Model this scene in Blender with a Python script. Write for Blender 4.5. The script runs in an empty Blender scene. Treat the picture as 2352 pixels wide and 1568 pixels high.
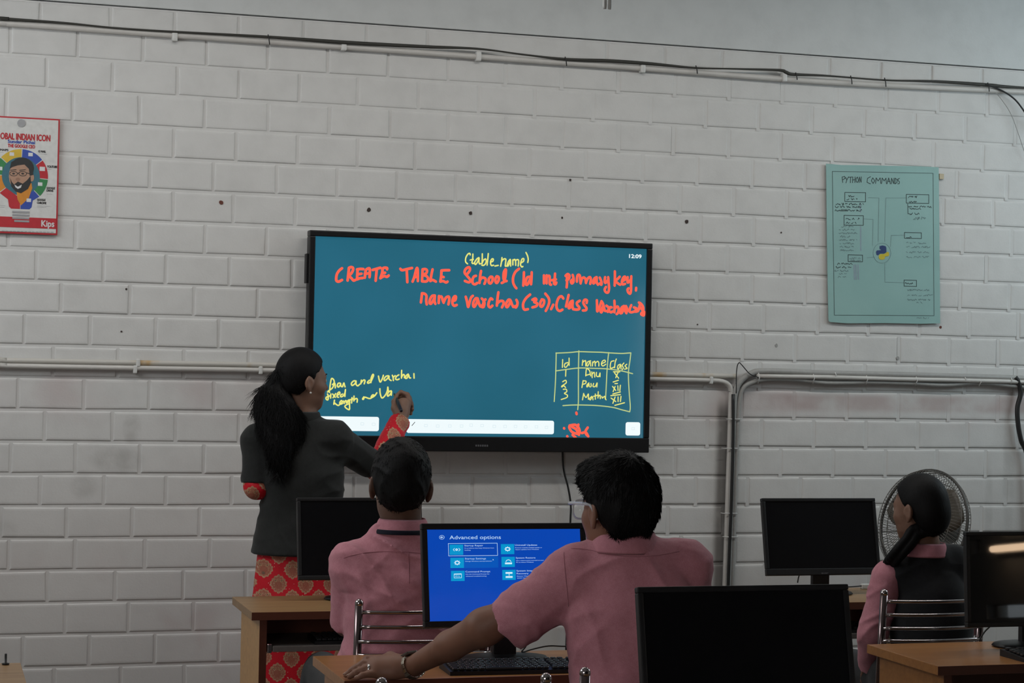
import bpy, bmesh, math, random
import numpy as np
from mathutils import Vector, Matrix

random.seed(7)
rng = np.random.default_rng(11)
SC = bpy.context.scene
COL = SC.collection
R = math.radians

# ------------------------------------------------------------------ camera
F_PX, CAM_Y, CAM_Z = 4474.6, -7.851, 1.6
YAW, PITCH, ROLL = .2906, .0137, .0196
fw = Vector((math.sin(YAW)*math.cos(PITCH), math.cos(YAW)*math.cos(PITCH), math.sin(PITCH)))
_r = Vector((math.cos(YAW), -math.sin(YAW), 0)); _u = _r.cross(fw)
RV = _r*math.cos(ROLL) + _u*math.sin(ROLL)
UV = -_r*math.sin(ROLL) + _u*math.cos(ROLL)
CP = Vector((0, CAM_Y, CAM_Z))
cd = bpy.data.cameras.new('camera'); cam = bpy.data.objects.new('camera', cd); COL.objects.link(cam)
cd.sensor_fit = 'HORIZONTAL'; cd.sensor_width = 36; cd.lens = 36*F_PX/2352
cd.clip_start = .05
cam.matrix_world = Matrix(((RV.x, UV.x, -fw.x, CP.x), (RV.y, UV.y, -fw.y, CP.y), (RV.z, UV.z, -fw.z, CP.z), (0, 0, 0, 1)))
SC.camera = cam

# ------------------------------------------------------------------ world and view
w = bpy.data.worlds.new('daylight'); SC.world = w; w.use_nodes = True
bg = w.node_tree.nodes['Background']; bg.inputs[0].default_value = (.86, .93, 1, 1); bg.inputs[1].default_value = 2.2
vs = SC.view_settings
vs.view_transform = 'Standard'; vs.look = 'None'; vs.gamma = 1; vs.use_curve_mapping = False; vs.exposure = 0

# ------------------------------------------------------------------ lights of the room
def area(name, loc, tgt, sx, sy, power, col):
    l = bpy.data.lights.new(name, 'AREA'); l.shape = 'RECTANGLE'; l.size = sx; l.size_y = sy
    l.energy = power; l.color = col
    o = bpy.data.objects.new(name, l); COL.objects.link(o); o.location = loc
    o.rotation_euler = (Vector(tgt)-Vector(loc)).to_track_quat('-Z', 'Y').to_euler()
    return o
# daylight through the high ventilator window in the left wall, and the one in the right wall
area('left_window_daylight', (-1.28, -1.55, 2.75), (1.6, -.9, 1.0), 2.0, .85, 26, (.95, .98, 1))
area('right_window_daylight', (6.05, -1.4, 2.75), (3.2, -.2, 1.6), 1.6, .85, 24, (.74, .92, 1))
area('rear_left_fill', (-1.28, -6.2, 1.6), (2.2, -2.2, 1.0), 1.5, 1.1, 26, (1, .96, .93))  # added fill from the rear left, lifts the lower wall and desk sides
# ceiling tubes over the front of the class
for k, (x, p) in enumerate(((.6, 11), (2.3, 13), (4.1, 12))):
    area('ceiling_tube_light', (x, -1.45, 3.42), (x, -1.2, 0), 1.2, .12, p, (1, .97, .93))

# ------------------------------------------------------------------ where a pixel of the 2352x1568 frame looks
def ray(x, y): return fw + RV*((x-1176)/F_PX) - UV*((y-784)/F_PX)
def at(x, y, Y): d = ray(x, y); return CP + d*((Y-CP.y)/d.y)      # on the plane at that distance from the front wall
def atz(x, y, Z): d = ray(x, y); return CP + d*((Z-CP.z)/d.z)     # on the horizontal plane at that height
def atd(x, y, D): return CP + ray(x, y)*D                         # at that depth

# ------------------------------------------------------------------ scene bookkeeping
def tag(o, label=None, cat=None, group=None, kind=None):
    if label: o['label'] = label
    if cat: o['category'] = cat
    if group: o['group'] = group
    if kind: o['kind'] = kind
    return o
def empty(name, loc, label, cat, group=None, rz=0):
    o = bpy.data.objects.new(name, None); COL.objects.link(o); o.location = loc; o.rotation_euler.z = rz
    o.empty_display_size = .1
    return tag(o, label, cat, group)
def link(name, me, m, parent=None, smooth=False, world=False):
    if m is not None:
        for q in (m if isinstance(m, (list, tuple)) else [m]): me.materials.append(q)
    if smooth:
        me.polygons.foreach_set('use_smooth', np.ones(len(me.polygons), bool))
    o = bpy.data.objects.new(name, me); COL.objects.link(o)
    if parent is not None: o.parent = parent
    return o
def tree_loc(o):
    v = Vector((0, 0, 0))
    while o is not None: v += o.location; o = o.parent
    return v
def copy_tree(o, parent=None):
    c = o.copy(); COL.objects.link(c); c.parent = parent
    for ch in list(o.children): copy_tree(ch, c)
    return c

class MB:
    """collects simple solids into one mesh"""
    def __init__(s): s.bm = bmesh.new()
    def box(s, lo, hi, bev=0, mi=0, M=None, seg=2):
        t = bmesh.new(); bmesh.ops.create_cube(t, size=1)
        for v in t.verts: v.co = Vector([lo[i] + (v.co[i]+.5)*(hi[i]-lo[i]) for i in range(3)])
        if bev: bmesh.ops.bevel(t, geom=list(t.edges), offset=bev, segments=seg, affect='EDGES', profile=.6)
        return s._join(t, mi, M)
    def _join(s, t, mi, M):
        if M is not None: bmesh.ops.transform(t, matrix=M, verts=list(t.verts))
        mp = {}
        for v in t.verts: mp[v] = s.bm.verts.new(v.co)
        for f in t.faces:
            try: g = s.bm.faces.new([mp[v] for v in f.verts]); g.material_index = mi; g.smooth = f.smooth
            except ValueError: pass
        t.free(); return s
    def prism(s, pts, y0, y1, mi=0, M=None):
        """outline in x,z pulled from y0 to y1"""
        t = bmesh.new()
        a = [t.verts.new((p[0], y0, p[1])) for p in pts]; b = [t.verts.new((p[0], y1, p[1])) for p in pts]
        t.faces.new(a); t.faces.new(b[::-1])
        for i in range(len(a)): j = (i+1) % len(a); t.faces.new((a[i], b[i], b[j], a[j]))
        bmesh.ops.recalc_face_normals(t, faces=list(t.faces)); return s._join(t, mi, M)
    def tube(s, pts, r, n=10, mi=0, cap=True, M=None):
        """round tube through the points, r one radius or one per point"""
        pts = [Vector(p) for p in pts]; t = bmesh.new(); rs = r if hasattr(r, '__len__') else [r]*len(pts)
        d = [(pts[min(i+1, len(pts)-1)]-pts[max(i-1, 0)]).normalized() for i in range(len(pts))]
        ref = Vector((0, 0, 1)) if abs(d[0].z) < .9 else Vector((1, 0, 0))
        a = d[0].cross(ref).normalized(); rings = []
        for i, p in enumerate(pts):
            a = (a - d[i]*a.dot(d[i])).normalized(); b = d[i].cross(a)
            rings.append([t.verts.new(p + (a*math.cos(2*math.pi*k/n) + b*math.sin(2*math.pi*k/n))*rs[i]) for k in range(n)])
        for i in range(len(rings)-1):
            for k in range(n):
                f = t.faces.new((rings[i][k], rings[i][(k+1) % n], rings[i+1][(k+1) % n], rings[i+1][k])); f.smooth = True
        if cap: t.faces.new(rings[0][::-1]); t.faces.new(rings[-1])
        return s._join(t, mi, M)
    def ball(s, c, r, mi=0, M=None, seg=14):
        t = bmesh.new(); bmesh.ops.create_uvsphere(t, u_segments=seg, v_segments=seg//2+2, radius=1)
        rr = r if hasattr(r, '__len__') else (r, r, r)
        for v in t.verts: v.co = Vector((c[0]+v.co.x*rr[0], c[1]+v.co.y*rr[1], c[2]+v.co.z*rr[2]))
        for f in t.faces: f.smooth = True
        return s._join(t, mi, M)
    def lathe(s, prof, n=28, c=(0, 0, 0), mi=0, M=None):
        t = bmesh.new(); rings = []
        for r_, z in prof:
            rings.append([t.verts.new((c[0]+r_*math.cos(2*math.pi*k/n), c[1]+r_*math.sin(2*math.pi*k/n), c[2]+z)) for k in range(n)])
        for i in range(len(rings)-1):
            for k in range(n):
                f = t.faces.new((rings[i][k], rings[i][(k+1) % n], rings[i+1][(k+1) % n], rings[i+1][k])); f.smooth = True
        t.faces.new(rings[0][::-1]); t.faces.new(rings[-1])
        return s._join(t, mi, M)
    def ribbon(s, pts, half, mi=0, y=0.0, n=8):
        """flat pen stroke in the x,z plane with round ends"""
        P = [Vector((p[0], p[1])) for p in pts]
        for k, p in enumerate(P):                      # round joints
            vs_ = [s.bm.verts.new((p.x+half*math.cos(2*math.pi*i/n), y, p.y+half*math.sin(2*math.pi*i/n))) for i in range(n)]
            f = s.bm.faces.new(vs_); f.material_index = mi
        for a, b in zip(P, P[1:]):
            d = b-a
            if d.length < 1e-6: continue
            q = Vector((-d.y, d.x)).normalized()*half
            f = s.bm.faces.new([s.bm.verts.new((c.x, y-.00005, c.y)) for c in (a-q, b-q, b+q, a+q)]); f.material_index = mi
        return s
    def poly(s, pts, y=0.0, mi=0):
        f = s.bm.faces.new([s.bm.verts.new((p[0], y, p[1])) for p in pts]); f.material_index = mi; return s
    def build(s, name, m, parent=None, smooth=False):
        me = bpy.data.meshes.new(name); s.bm.normal_update(); s.bm.to_mesh(me); s.bm.free()
        return link(name, me, m, parent, smooth)
    def flat_normals(s, sign=-1):
        for f in s.bm.faces:
            f.normal_update()
            if f.normal.y*sign < 0: f.normal_flip()
        return s

def spline(pts, n=8):
    """Catmull-Rom through 2-D or 3-D points"""
    P = [Vector(p) for p in pts]
    if len(P) < 3: return P
    Q = [P[0]*2-P[1]] + P + [P[-1]*2-P[-2]]; out = []
    for i in range(1, len(Q)-2):
        for k in range(n):
            t = k/n; a, b, c, d = Q[i-1], Q[i], Q[i+1], Q[i+2]
            out.append((b*2 + (c-a)*t + (a*2-b*5+c*4-d)*t*t + (b*3-a-c*3+d)*t*t*t)*.5)
    out.append(P[-1]); return out

_tc = {}
def text_mesh(s):
    if s not in _tc:
        cu = bpy.data.curves.new('lettering', 'FONT'); cu.body = s; cu.resolution_u = 3
        o = bpy.data.objects.new('lettering', cu); COL.objects.link(o)
        dg = bpy.context.evaluated_depsgraph_get(); me = o.evaluated_get(dg).to_mesh()
        v = np.array([x.co[:2] for x in me.vertices]); f = [list(p.vertices) for p in me.polygons]
        o.evaluated_get(dg).to_mesh_clear(); bpy.data.objects.remove(o); bpy.data.curves.remove(cu)
        _tc[s] = (v, f)
    return _tc[s]
def put_text(mb, s, x0, x1, zb, cap, y=0.0, mi=0, bold=0, slope=0):
    """letters between x0 and x1 standing on zb with capital height cap, in the x,z plane facing -y"""
    v, f = text_mesh(s); a, b = v[:, 0].min(), v[:, 0].max(); k = (x1-x0)/(b-a); kz = cap/.69
    offs = [(0, 0)] + ([(bold, 0), (-bold, 0), (0, bold), (0, -bold)] if bold else [])
    for n, (dx, dz) in enumerate(offs):
        vv = [mb.bm.verts.new((x0+(p[0]-a)*k+dx, y-n*.00003, zb+p[1]*kz+dz+slope*(p[0]-a)*k)) for p in v]
        for q in f:
            g = mb.bm.faces.new([vv[i] for i in q]); g.material_index = mi
            g.normal_update()
            if g.normal.y > 0: g.normal_flip()

# ------------------------------------------------------------------ shader expressions
class E:
    def __init__(s, nt, k): s.nt, s.k = nt, k
    def _m(s, op, *a, clamp=False):
        n = s.nt.nodes.new('ShaderNodeMath'); n.operation = op; n.use_clamp = clamp
        for i, q in enumerate((s,)+a):
            if isinstance(q, E): s.nt.links.new(q.k, n.inputs[i])
            else: n.inputs[i].default_value = q
        return E(s.nt, n.outputs[0])
    def __add__(s, o): return s._m('ADD', o)
    def __sub__(s, o): return s._m('SUBTRACT', o)
    def __mul__(s, o): return s._m('MULTIPLY', o)
    def __truediv__(s, o): return s._m('DIVIDE', o)
    __radd__ = __add__; __rmul__ = __mul__
    def f(s, op, *a): return s._m(op, *a)
    def step(s, lo, hi):
        n = s.nt.nodes.new('ShaderNodeMapRange'); n.interpolation_type = 'SMOOTHSTEP'; s.nt.links.new(s.k, n.inputs[0])
        n.inputs[1].default_value = lo; n.inputs[2].default_value = hi; return E(s.nt, n.outputs[0])
class Mat:
    def __init__(s, name, col=(.5, .5, .5), rough=.6, metal=0, spec=.5):
        s.m = bpy.data.materials.new(name); s.m.use_nodes = True; s.nt = s.m.node_tree
        s.b = s.nt.nodes['Principled BSDF']; s.set('Base Color', (*col, 1)); s.set('Roughness', rough); s.set('Metallic', metal)
        s.set('Specular IOR Level', spec)
    def set(s, k, v):
        if isinstance(v, E): s.nt.links.new(v.k, s.b.inputs[k])
        else: s.b.inputs[k].default_value = v
        return s
    def coord(s, kind='Object'):
        n = s.nt.nodes.new('ShaderNodeTexCoord'); q = s.nt.nodes.new('ShaderNodeSeparateXYZ'); s.nt.links.new(n.outputs[kind], q.inputs[0])
        return E(s.nt, n.outputs[kind]), E(s.nt, q.outputs[0]), E(s.nt, q.outputs[1]), E(s.nt, q.outputs[2])
    def noise(s, scale, detail=3, rough=.55, stretch=None, kind='Object', dist=0):
        n = s.nt.nodes.new('ShaderNodeTexNoise'); c = s.nt.nodes.new('ShaderNodeTexCoord')
        n.inputs['Scale'].default_value = scale; n.inputs['Detail'].default_value = detail; n.inputs['Roughness'].default_value = rough
        n.inputs['Distortion'].default_value = dist
        if stretch:
            mp = s.nt.nodes.new('ShaderNodeMapping'); mp.inputs['Scale'].default_value = stretch
            s.nt.links.new(c.outputs[kind], mp.inputs[0]); s.nt.links.new(mp.outputs[0], n.inputs['Vector'])
        else: s.nt.links.new(c.outputs[kind], n.inputs['Vector'])
        return E(s.nt, n.outputs['Fac'])
    def mix(s, fac, a, b):
        n = s.nt.nodes.new('ShaderNodeMix'); n.data_type = 'RGBA'
        s.nt.links.new(fac.k, n.inputs[0]) if isinstance(fac, E) else setattr(n.inputs[0], 'default_value', fac)
        for i, q in ((6, a), (7, b)):
            if isinstance(q, E): s.nt.links.new(q.k, n.inputs[i])
            else: n.inputs[i].default_value = (*q, 1)
        return E(s.nt, n.outputs[2])
    def bump(s, h, strength=.3, dist=.002):
        n = s.nt.nodes.new('ShaderNodeBump'); n.inputs['Strength'].default_value = strength; n.inputs['Distance'].default_value = dist
        s.nt.links.new(h.k, n.inputs['Height']); s.nt.links.new(n.outputs[0], s.b.inputs['Normal']); return s
    def glow(s, col, st=1): s.set('Emission Color', (*col, 1)); s.set('Emission Strength', st); return s

def plain(name, col, rough=.6, metal=0, spec=.5, bump=0, scale=300):
    m = Mat(name, col, rough, metal, spec)
    n = m.noise(scale*.2, 2); d = tuple(c*.86 for c in col)
    m.set('Base Color', m.mix(n, d, tuple(min(1, c*1.1) for c in col)))
    if bump: m.bump(m.noise(scale, 2), bump, .001)
    return m.m
def lit(name, col, gloss=.12):
    m = Mat(name, tuple(c*.05 for c in col), gloss, 0, .4); m.glow(col); return m.m
M = {}

# ------------------------------------------------------------------ materials
def wall_paint(name, base):
    m = Mat(name, base, .75, 0, .25); _, x, y, z = m.coord()
    n1 = m.noise(1.1, 4); n2 = m.noise(9, 4)
    c = m.mix(n2.step(.35, .75), base, tuple(q*.93 for q in base))
    c = m.mix(n1.step(.56, .72)*.22, c, tuple(q*.80 for q in base))                       # grimy patches
    low2 = z.step(1.5, .6); c = m.mix(low2*.5, c, (.60, .565, .545)); near = (z*1.0-1.47).f('ABSOLUTE').step(.16, .02)
    c = m.mix(near*m.noise(2.3, 3).step(.38, .62)*.30, c, (.42, .27, .27))                   # reddish primer showing by the pipes
    low = z.step(.95, .55)
    c = m.mix(low*m.noise(3.1, 3).step(.52, .68)*.22, c, (.45, .30, .30))                   # pink blotches low on the wall
    pinkband = z.step(1.425, 1.455)*z.step(1.525, 1.495)*x.step(3.35, 3.55)
    c = m.mix(pinkband*m.noise(5, 3).step(.25, .6)*.5, c, (.34, .22, .21))
    drop_band = (x-3.325+(z-1.4)*-.012).f('ABSOLUTE').step(.055, .02)*z.step(1.50, 1.42)
    c = m.mix(drop_band*m.noise(6, 3).step(.05, .5)*.85, c, (.15, .143, .135))                     # dark grey band beside the drop pipes
    for sx, sz, rx, rz, a in ((.78, 1.33, .035, .06, .42), (.72, 1.205, .10, .05, .38), (.60, 1.10, .05, .05, .30), (.30, .93, .05, .04, .22), (.53, 1.86, .06, .05, .14), (4.72, 1.2, .03, .35, .25), (4.62, 1.0, .02, .25, .2)):
        q = ((x-sx)/rx)*((x-sx)/rx)+((z-sz)/rz)*((z-sz)/rz)
        c = m.mix(q.step(1.6, .1)*m.noise(11, 3).step(.2, .7)*a, c, (.22, .21, .19))
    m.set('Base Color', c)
    return m.bump(m.noise(130, 3)*.6 + m.noise(26, 2), .22, .003).m
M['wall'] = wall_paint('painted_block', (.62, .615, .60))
M['beam'] = wall_paint('painted_plaster', (.60, .615, .61))
M['plaster'] = plain('side_plaster', (.50, .50, .48), .8, bump=.2, scale=90)
M['ceil'] = plain('ceiling_paint', (.55, .55, .54), .85)
M['back'] = plain('back_plaster', (.16, .155, .15), .85)
M['floor'] = plain('cement_floor', (.13, .12, .11), .55)
M['pvc'] = plain('white_pipe', (.56, .54, .51), .42, bump=.1, scale=60)
def stained():
    m = Mat('stained_pipe', (.52, .50, .46), .5); n = m.noise(3, 3, stretch=(2.2, 1, 1)); _, x, y, z = m.coord()
    c = m.mix(n.step(.52, .66)*.8, (.50, .48, .44), (.42, .24, .05)); m.set('Base Color', c); return m.m
M['pvc_old'] = stained()
M['grey_pipe'] = plain('greyed_pipe', (.33, .325, .31), .5)
M['cable'] = plain('black_cable', (.012, .012, .012), .5)
M['dusty_cable'] = plain('dusty_cable', (.035, .034, .028), .6)
M['bezel'] = plain('black_bezel', (.008, .008, .009), .42, spec=.35)
M['bezel2'] = plain('black_monitor_plastic', (.011, .011, .012), .45, spec=.35)
M['panel_off'] = plain('dark_screen', (.004, .004, .005), .30, spec=.22)
M['panel_gloss'] = plain('glossy_dark_screen', (.0025, .0025, .003), .02, spec=.5)
M['logo'] = plain('grey_logo', (.12, .12, .13), .4)
M['glass'] = (lambda m: m.set('Transmission Weight', 1.0).set('IOR', 1.45).m)(Mat('window_glass', (.95, .97, .96), .02))
M['frame'] = plain('window_frame', (.35, .30, .24), .5)
def wood(name, a, b, rough=.38):
    m = Mat(name, a, rough, 0, .45)
    g = m.noise(2.2, 5, .6, stretch=(1.5, 22, 22), dist=.6); s_ = m.noise(1.5, 4, stretch=(1, 9, 9))
    c = m.mix(g.step(.3, .7), a, b); c = m.mix(s_.step(.62, .74)*.55, c, tuple(q*.55 for q in b)); m.set('Base Color', c); return m.m
M['wood_top'] = wood('desk_laminate', (.30, .18, .080), (.235, .13, .055))
M['wood_orange'] = wood('desk_laminate_orange', (.34, .150, .046), (.27, .112, .032), .3)
M['wood_side'] = wood('desk_side_laminate', (.54, .305, .115), (.45, .24, .085))
M['wood_edge'] = plain('desk_edge_banding', (.11, .030, .014), .4)
M['tray'] = plain('tray_laminate', (.13, .11, .10), .5)
M['chrome'] = plain('steel_tube', (.20, .155, .155), .2, 1)
M['rail_steel'] = plain('polished_rail', (.46, .41, .41), .14, 1)
M['seat'] = plain('seat_plastic', (.02, .02, .022), .5)
M['white'] = plain('white_plastic', (.62, .62, .60), .4)
M['hole'] = plain('old_hole', (.05, .035, .03), .9)
M['red_hole'] = plain('brown_wall_plug', (.14, .045, .03), .8)

# ------------------------------------------------------------------ the setting
X0, X1, YB, ZC = -1.4, 6.2, -9.4, 3.55
def box_obj(name, lo, hi, m, kind='structure', bev=0):
    o = MB().box(lo, hi, bev).build(name, m); tag(o, kind=kind); return o
box_obj('floor', (X0-.2, YB-.2, -.1), (X1+.2, .2, 0), M['floor'])
box_obj('ceiling', (X0-.2, YB-.2, ZC), (X1+.2, .2, ZC+.1), M['ceil'])

# the block wall: bevelled painted blocks over a recessed mortar face, one mesh
CZ0, CH, BW = 2.7882, .1261, .2531
joints = {1: [(107, 175), (259, 178), (408, 180), (549, 190), (688, 210), (822, 215), (961, 222), (1100, 228), (1228, 244), (1494.6, 258), (1621, 268), (1742, 275), (1864, 280), (1985, 285), (2101, 290), (2217, 297)],
 0: [(329, 112)], 2: [(167, 245), (320, 255), (616.6, 272), (757, 280), (896, 288), (1030, 296), (1162, 303), (1293, 303), (1547, 320), (1674, 328), (1793, 333)],
 3: [(252.5, 324), (684, 345), (822, 352), (953, 358), (1081, 364)], 4: [(186, 390), (344, 420), (490, 425)], 5: [(247, 471), (398, 476), (536, 481)],
 6: [(173.5, 543), (326, 550), (471, 555)], 7: [(83, 609), (237, 615), (381, 620), (527, 625)],
 8: [(140, 686), (298, 693), (445, 697), (592, 700), (1504, 727), (1630, 735), (1754, 737), (1878, 740)],
 9: [(55, 760), (207, 765), (357, 768), (502, 772), (1580, 800), (1706, 800), (1826, 800), (1947, 805), (2065, 809)],
 10: [(122, 830), (270, 835), (422, 840), (571, 845), (1503.6, 842), (1621, 842)], 11: [(41, 907), (192, 908), (342, 910), (491, 912), (1576, 930), (1703, 930), (1824, 930), (1945, 930), (2063, 930)],
 12: [(103, 981), (258, 983), (403, 985), (548, 985), (1625, 997), (1750, 997), (1869, 997), (1989, 997), (2108, 997), (2221, 997)],
 13: [(24, 1055), (173, 1056), (321, 1058), (468, 1060), (1551, 1060), (1793, 1060), (1913, 1060), (2034, 1060)],
 14: [(92, 1129), (238, 1130), (381, 1131), (532, 1130), (1598, 1128), (1717, 1128), (1839, 1128), (1958, 1128)],
 15: [(152, 1201), (303, 1201), (458, 1201), (1534, 1193)], 16: [(20, 1275), (172, 1274), (332, 1273), (481, 1272)],
 17: [(108, 1352), (264, 1348), (420, 1347), (564, 1347)], 18: [(149, 1423), (295, 1422), (444, 1421)],
 19: [(52, 1497), (204, 1497), (355, 1496), (502, 1495)], 20: [(124, 1553), (277, 1553), (423, 1553)]}
def block_wall():
    V, Fc = [], []
    def block(xa, xb, za, zb):
        j = lambda s=.0016: random.uniform(-s, s)
        g = .0052
        A = [(xa+g+j(), za+g+j()), (xb-g+j(), za+g+j()), (xb-g+j(), zb-g+j()), (xa+g+j(), zb-g+j())]
        c = ((xa+xb)/2, (za+zb)/2); push = random.uniform(-.0012, .0012); b = len(V)
        for inset, y in ((0, .0056), (.0012, .0028), (.0045, .0007), (.0105, 0)):
            for x, z in A:
                V.append((x-math.copysign(inset, x-c[0]), y+push, z-math.copysign(inset, z-c[1])))
        for r_ in range(3):
            for k in range(4):
                l = (k+1) % 4; Fc.append((b+r_*4+k, b+r_*4+l, b+r_*4+4+l, b+r_*4+4+k))
        Fc.append((b+12, b+13, b+14, b+15))
    top_z = CZ0 + CH + CH*.72
    for k in range(0, 23):
        zt, zb = CZ0-(k-1)*CH, CZ0-k*CH
        if zb < 0: zb = 0.0
        if k < 21:
            xs = sorted(at(px, py, 0).x for px, py in joints[k])
        else: xs = [.3 + (k % 2)*.126]
        out = [xs[0]]
        for x in xs[1:]:
            n = max(1, round((x-out[-1])/BW)); a = out[-1]
            for q in range(1, n+1): out.append(a+(x-a)*q/n)
        while out[0] > X0: out.insert(0, out[0]-BW+random.uniform(-.006, .006))
        while out[-1] < X1: out.append(out[-1]+BW+random.uniform(-.006, .006))
        for a, b in zip(out, out[1:]):
            block(a, b, zb, zt)
            fill = .0046-.0040*min(1, max(0, (b-1.6)/1.1))                                  # pointing is fuller towards the right
            if b > 1.7:
                i = len(V); w2 = .0085
                V.extend([(b-w2, fill+.0012, zb-.004), (b+w2, fill+.0012, zb-.004), (b+w2, fill+.0012, zt-.004), (b-w2, fill+.0012, zt-.004)]); Fc.append((i, i+1, i+2, i+3))
    zb = CZ0+CH
    # short course under the beam
    xs = [at(px, py, 0).x for px, py in ((93, 25), (254, 40), (402, 48), (549, 58), (697, 70), (842, 78), (983, 85), (1395, 120), (1528, 128), (1659, 135), (1791, 142), (1905, 148))]
    xs = [xs[0]-BW*k for k in range(7, 0, -1)] + xs + [xs[-1]+BW*k for k in range(1, 9)]
    for a, b in zip(xs, xs[1:]): block(a, b, zb, zb+CH*.72)
    b = len(V); V += [(X0, .0048, 0), (X1, .0048, 0), (X1, .0048, top_z), (X0, .0048, top_z)]; Fc.append((b, b+1, b+2, b+3))
    b = len(V); V += [(X0, .2, 0), (X1, .2, 0), (X1, .2, top_z), (X0, .2, top_z)]; Fc.append((b+3, b+2, b+1, b))
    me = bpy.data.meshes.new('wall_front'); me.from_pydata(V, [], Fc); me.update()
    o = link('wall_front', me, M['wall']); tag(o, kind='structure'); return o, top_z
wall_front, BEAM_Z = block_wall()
box_obj('trim_1', (X0, -.004, BEAM_Z+.004), (X1, .2, ZC), M['beam'], bev=.003)
for nm, px, py, mt, r_ in (('plug_hole', 508, 465, 'red_hole', .009), ('plug_hole', 847, 482, 'hole', .009), ('plug_hole', 1081, 489, 'hole', .008), ('plug_hole', 1291, 500, 'hole', .005),
                           ('plug_hole', 1577, 509, 'hole', .009), ('plug_hole', 1794, 534, 'hole', .004), ('plug_hole', 1310, 413, 'hole', .005), ('plug_hole', 2160, 751, 'red_hole', .006),
                           ('plug_hole', 290, 664, 'hole', .005), ('plug_hole', 279, 761, 'hole', .004), ('plug_hole', 1602, 745, 'hole', .003), ('plug_hole', 1783, 793, 'grey_pipe', .008), ('plug_hole', 2062, 822, 'grey_pipe', .008)):
    p = at(px, py, 0)
    mb = MB(); n = 9; ring = []
    pts = [(p.x+r_*random.uniform(.75, 1.1)*math.cos(2*math.pi*k/n), p.z+r_*random.uniform(.8, 1.2)*math.sin(2*math.pi*k/n)) for k in range(n)]
    mb.prism(pts, -.0018, .004); mb.build(nm, M[mt], wall_front)
# side walls with window openings
def side_wall(name, xa, xb, wins, m):
    mb = MB(); ys = [YB]
    for (ya, yb, za, zb) in wins:
        mb.box((xa, ys[-1], 0), (xb, ya, ZC)); mb.box((xa, ya, 0), (xb, yb, za)); mb.box((xa, ya, zb), (xb, yb, ZC)); ys.append(yb)
    mb.box((xa, ys[-1], 0), (xb, .2, ZC))
    return tag(mb.build(name, m), kind='structure')
LW = [(-7.0, -5.4, 1.0, 2.2), (-2.6, -.5, 2.3, 3.2)]
RW = [(-9.3, -8.2, .75, 2.4), (-7.72, -7.60, 1.245, 1.335), (-7.57, -6.2, .85, .935), (-2.3, -.6, 2.3, 3.2)]  # the two thin slots are added, shaped for the glossy monitor's reflections
side_wall('wall_left', X0-.15, X0, LW, M['plaster'])
side_wall('wall_right', X1, X1+.15, RW, M['plaster'])
tag(MB().box((X0-.15, YB-.15, 0), (X1+.15, YB, ZC)).build('wall_back', M['back']), kind='structure')
wn = 0
for n, (x, wins) in enumerate(((X0-.1, LW), (X1+.05, RW))):
    for k, (ya, yb, za, zb) in enumerate(wins):
        wn += 1
        mb = MB(); t = .035 if zb-za > .3 else .006
        for a, b in (((ya, za), (ya+t, zb)), ((yb-t, za), (yb, zb)), ((ya, za), (yb, za+t)), ((ya, zb-t), (yb, zb)), (((ya+yb)/2-t/2, za), ((ya+yb)/2+t/2, zb))):
            mb.box((x, a[0], a[1]), (x+.05, b[0], b[1]), .004)
        fr = tag(mb.build(f'window_{wn}', M['frame']), kind='structure')
        MB().box((x+.02, ya+t, za+t), (x+.026, yb-t, zb-t)).build('pane', M['glass'], fr)

# ceiling tube lights over the front of the class and an added warm strip at the right
for k, x in enumerate((.6, 2.3, 4.1)):
    t = empty('tube_light', (x, -1.45, ZC), 'ceiling tube light above the front of the class, '+('nearest the left wall', 'middle one', 'nearest the right wall')[k], 'lamp', 'ceiling tube lights')
    MB().box((-.62, -.03, -.05), (.62, .03, 0), .006).build('housing', M['white'], t)
    MB().tube([(-.6, 0, -.07), (.6, 0, -.07)], .014, 12).build('lamp_tube', lit('lit_tube', (1, .96, .9)) if k == 0 else bpy.data.materials['lit_tube'], t)
t = empty('reflection_strip', (X1, -6.75, 1.262), 'warm glowing strip added low on the right wall for a monitor reflection', 'lamp')  # unseen, added only to make the streak in the glossy monitor
MB().box((-.05, -.62, -.03), (0, .62, .03), .006).build('housing', M['white'], t)
MB().tube([(-.07, -.6, 0), (-.07, .6, 0)], .019, 12).build('lamp_tube', (lambda m: m.glow((1, .70, .45), 16).m)(Mat('warm_glow', (1, .9, .8))), t)

# ------------------------------------------------------------------ pipes and cables on the front wall
def px_path(pts, Y): return [at(x, y, Y) for x, y in pts]
def tube_obj(name, pts, r, m, label=None, cat=None, parent=None, group=None, n=10):
    o = MB().tube(pts, r, n).build(name, m, parent)
    if label: tag(o, label, cat, group)
    return o
# upper conduit
top = px_path([(-60, 49), (0, 53), (300, 74), (600, 95), (900, 116), (1200, 138), (1475, 157), (1800, 182), (2030, 196), (2352, 211), (2420, 214)], -.014)
def on_left(P): return [Vector((X0+.02, P[0].y, P[0].z+.004))]+P
def on_right(P): return P+[Vector((X1-.02, P[-1].y, P[-1].z-.004))]
top = on_right(on_left(top))
cond = tube_obj('conduit_pipe', spline(top, 6), .0125, M['pvc'], 'long white conduit pipe along the top of the block wall', 'pipe')
for px, py in ((401, 84), (789, 106), (1098, 130), (1475, 157), (1800, 178)):
    p = at(px, py, -.014); c = MB().box((p.x-.011, -.031, p.z-.020), (p.x+.011, .002, p.z+.020), .006).build('pipe_clip', M['white'], cond)
cb = px_path([(-60, 38), (0, 43), (150, 53), (300, 67), (600, 84), (800, 98), (970, 107), (1097, 112), (1200, 125), (1297, 136), (1400, 140), (1500, 147), (1595, 156), (1680, 158), (1787, 161), (1805, 166), (1823, 171), (1900, 174), (2030, 184), (2150, 187), (2267, 195), (2310, 199), (2420, 206)], -.03)
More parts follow.
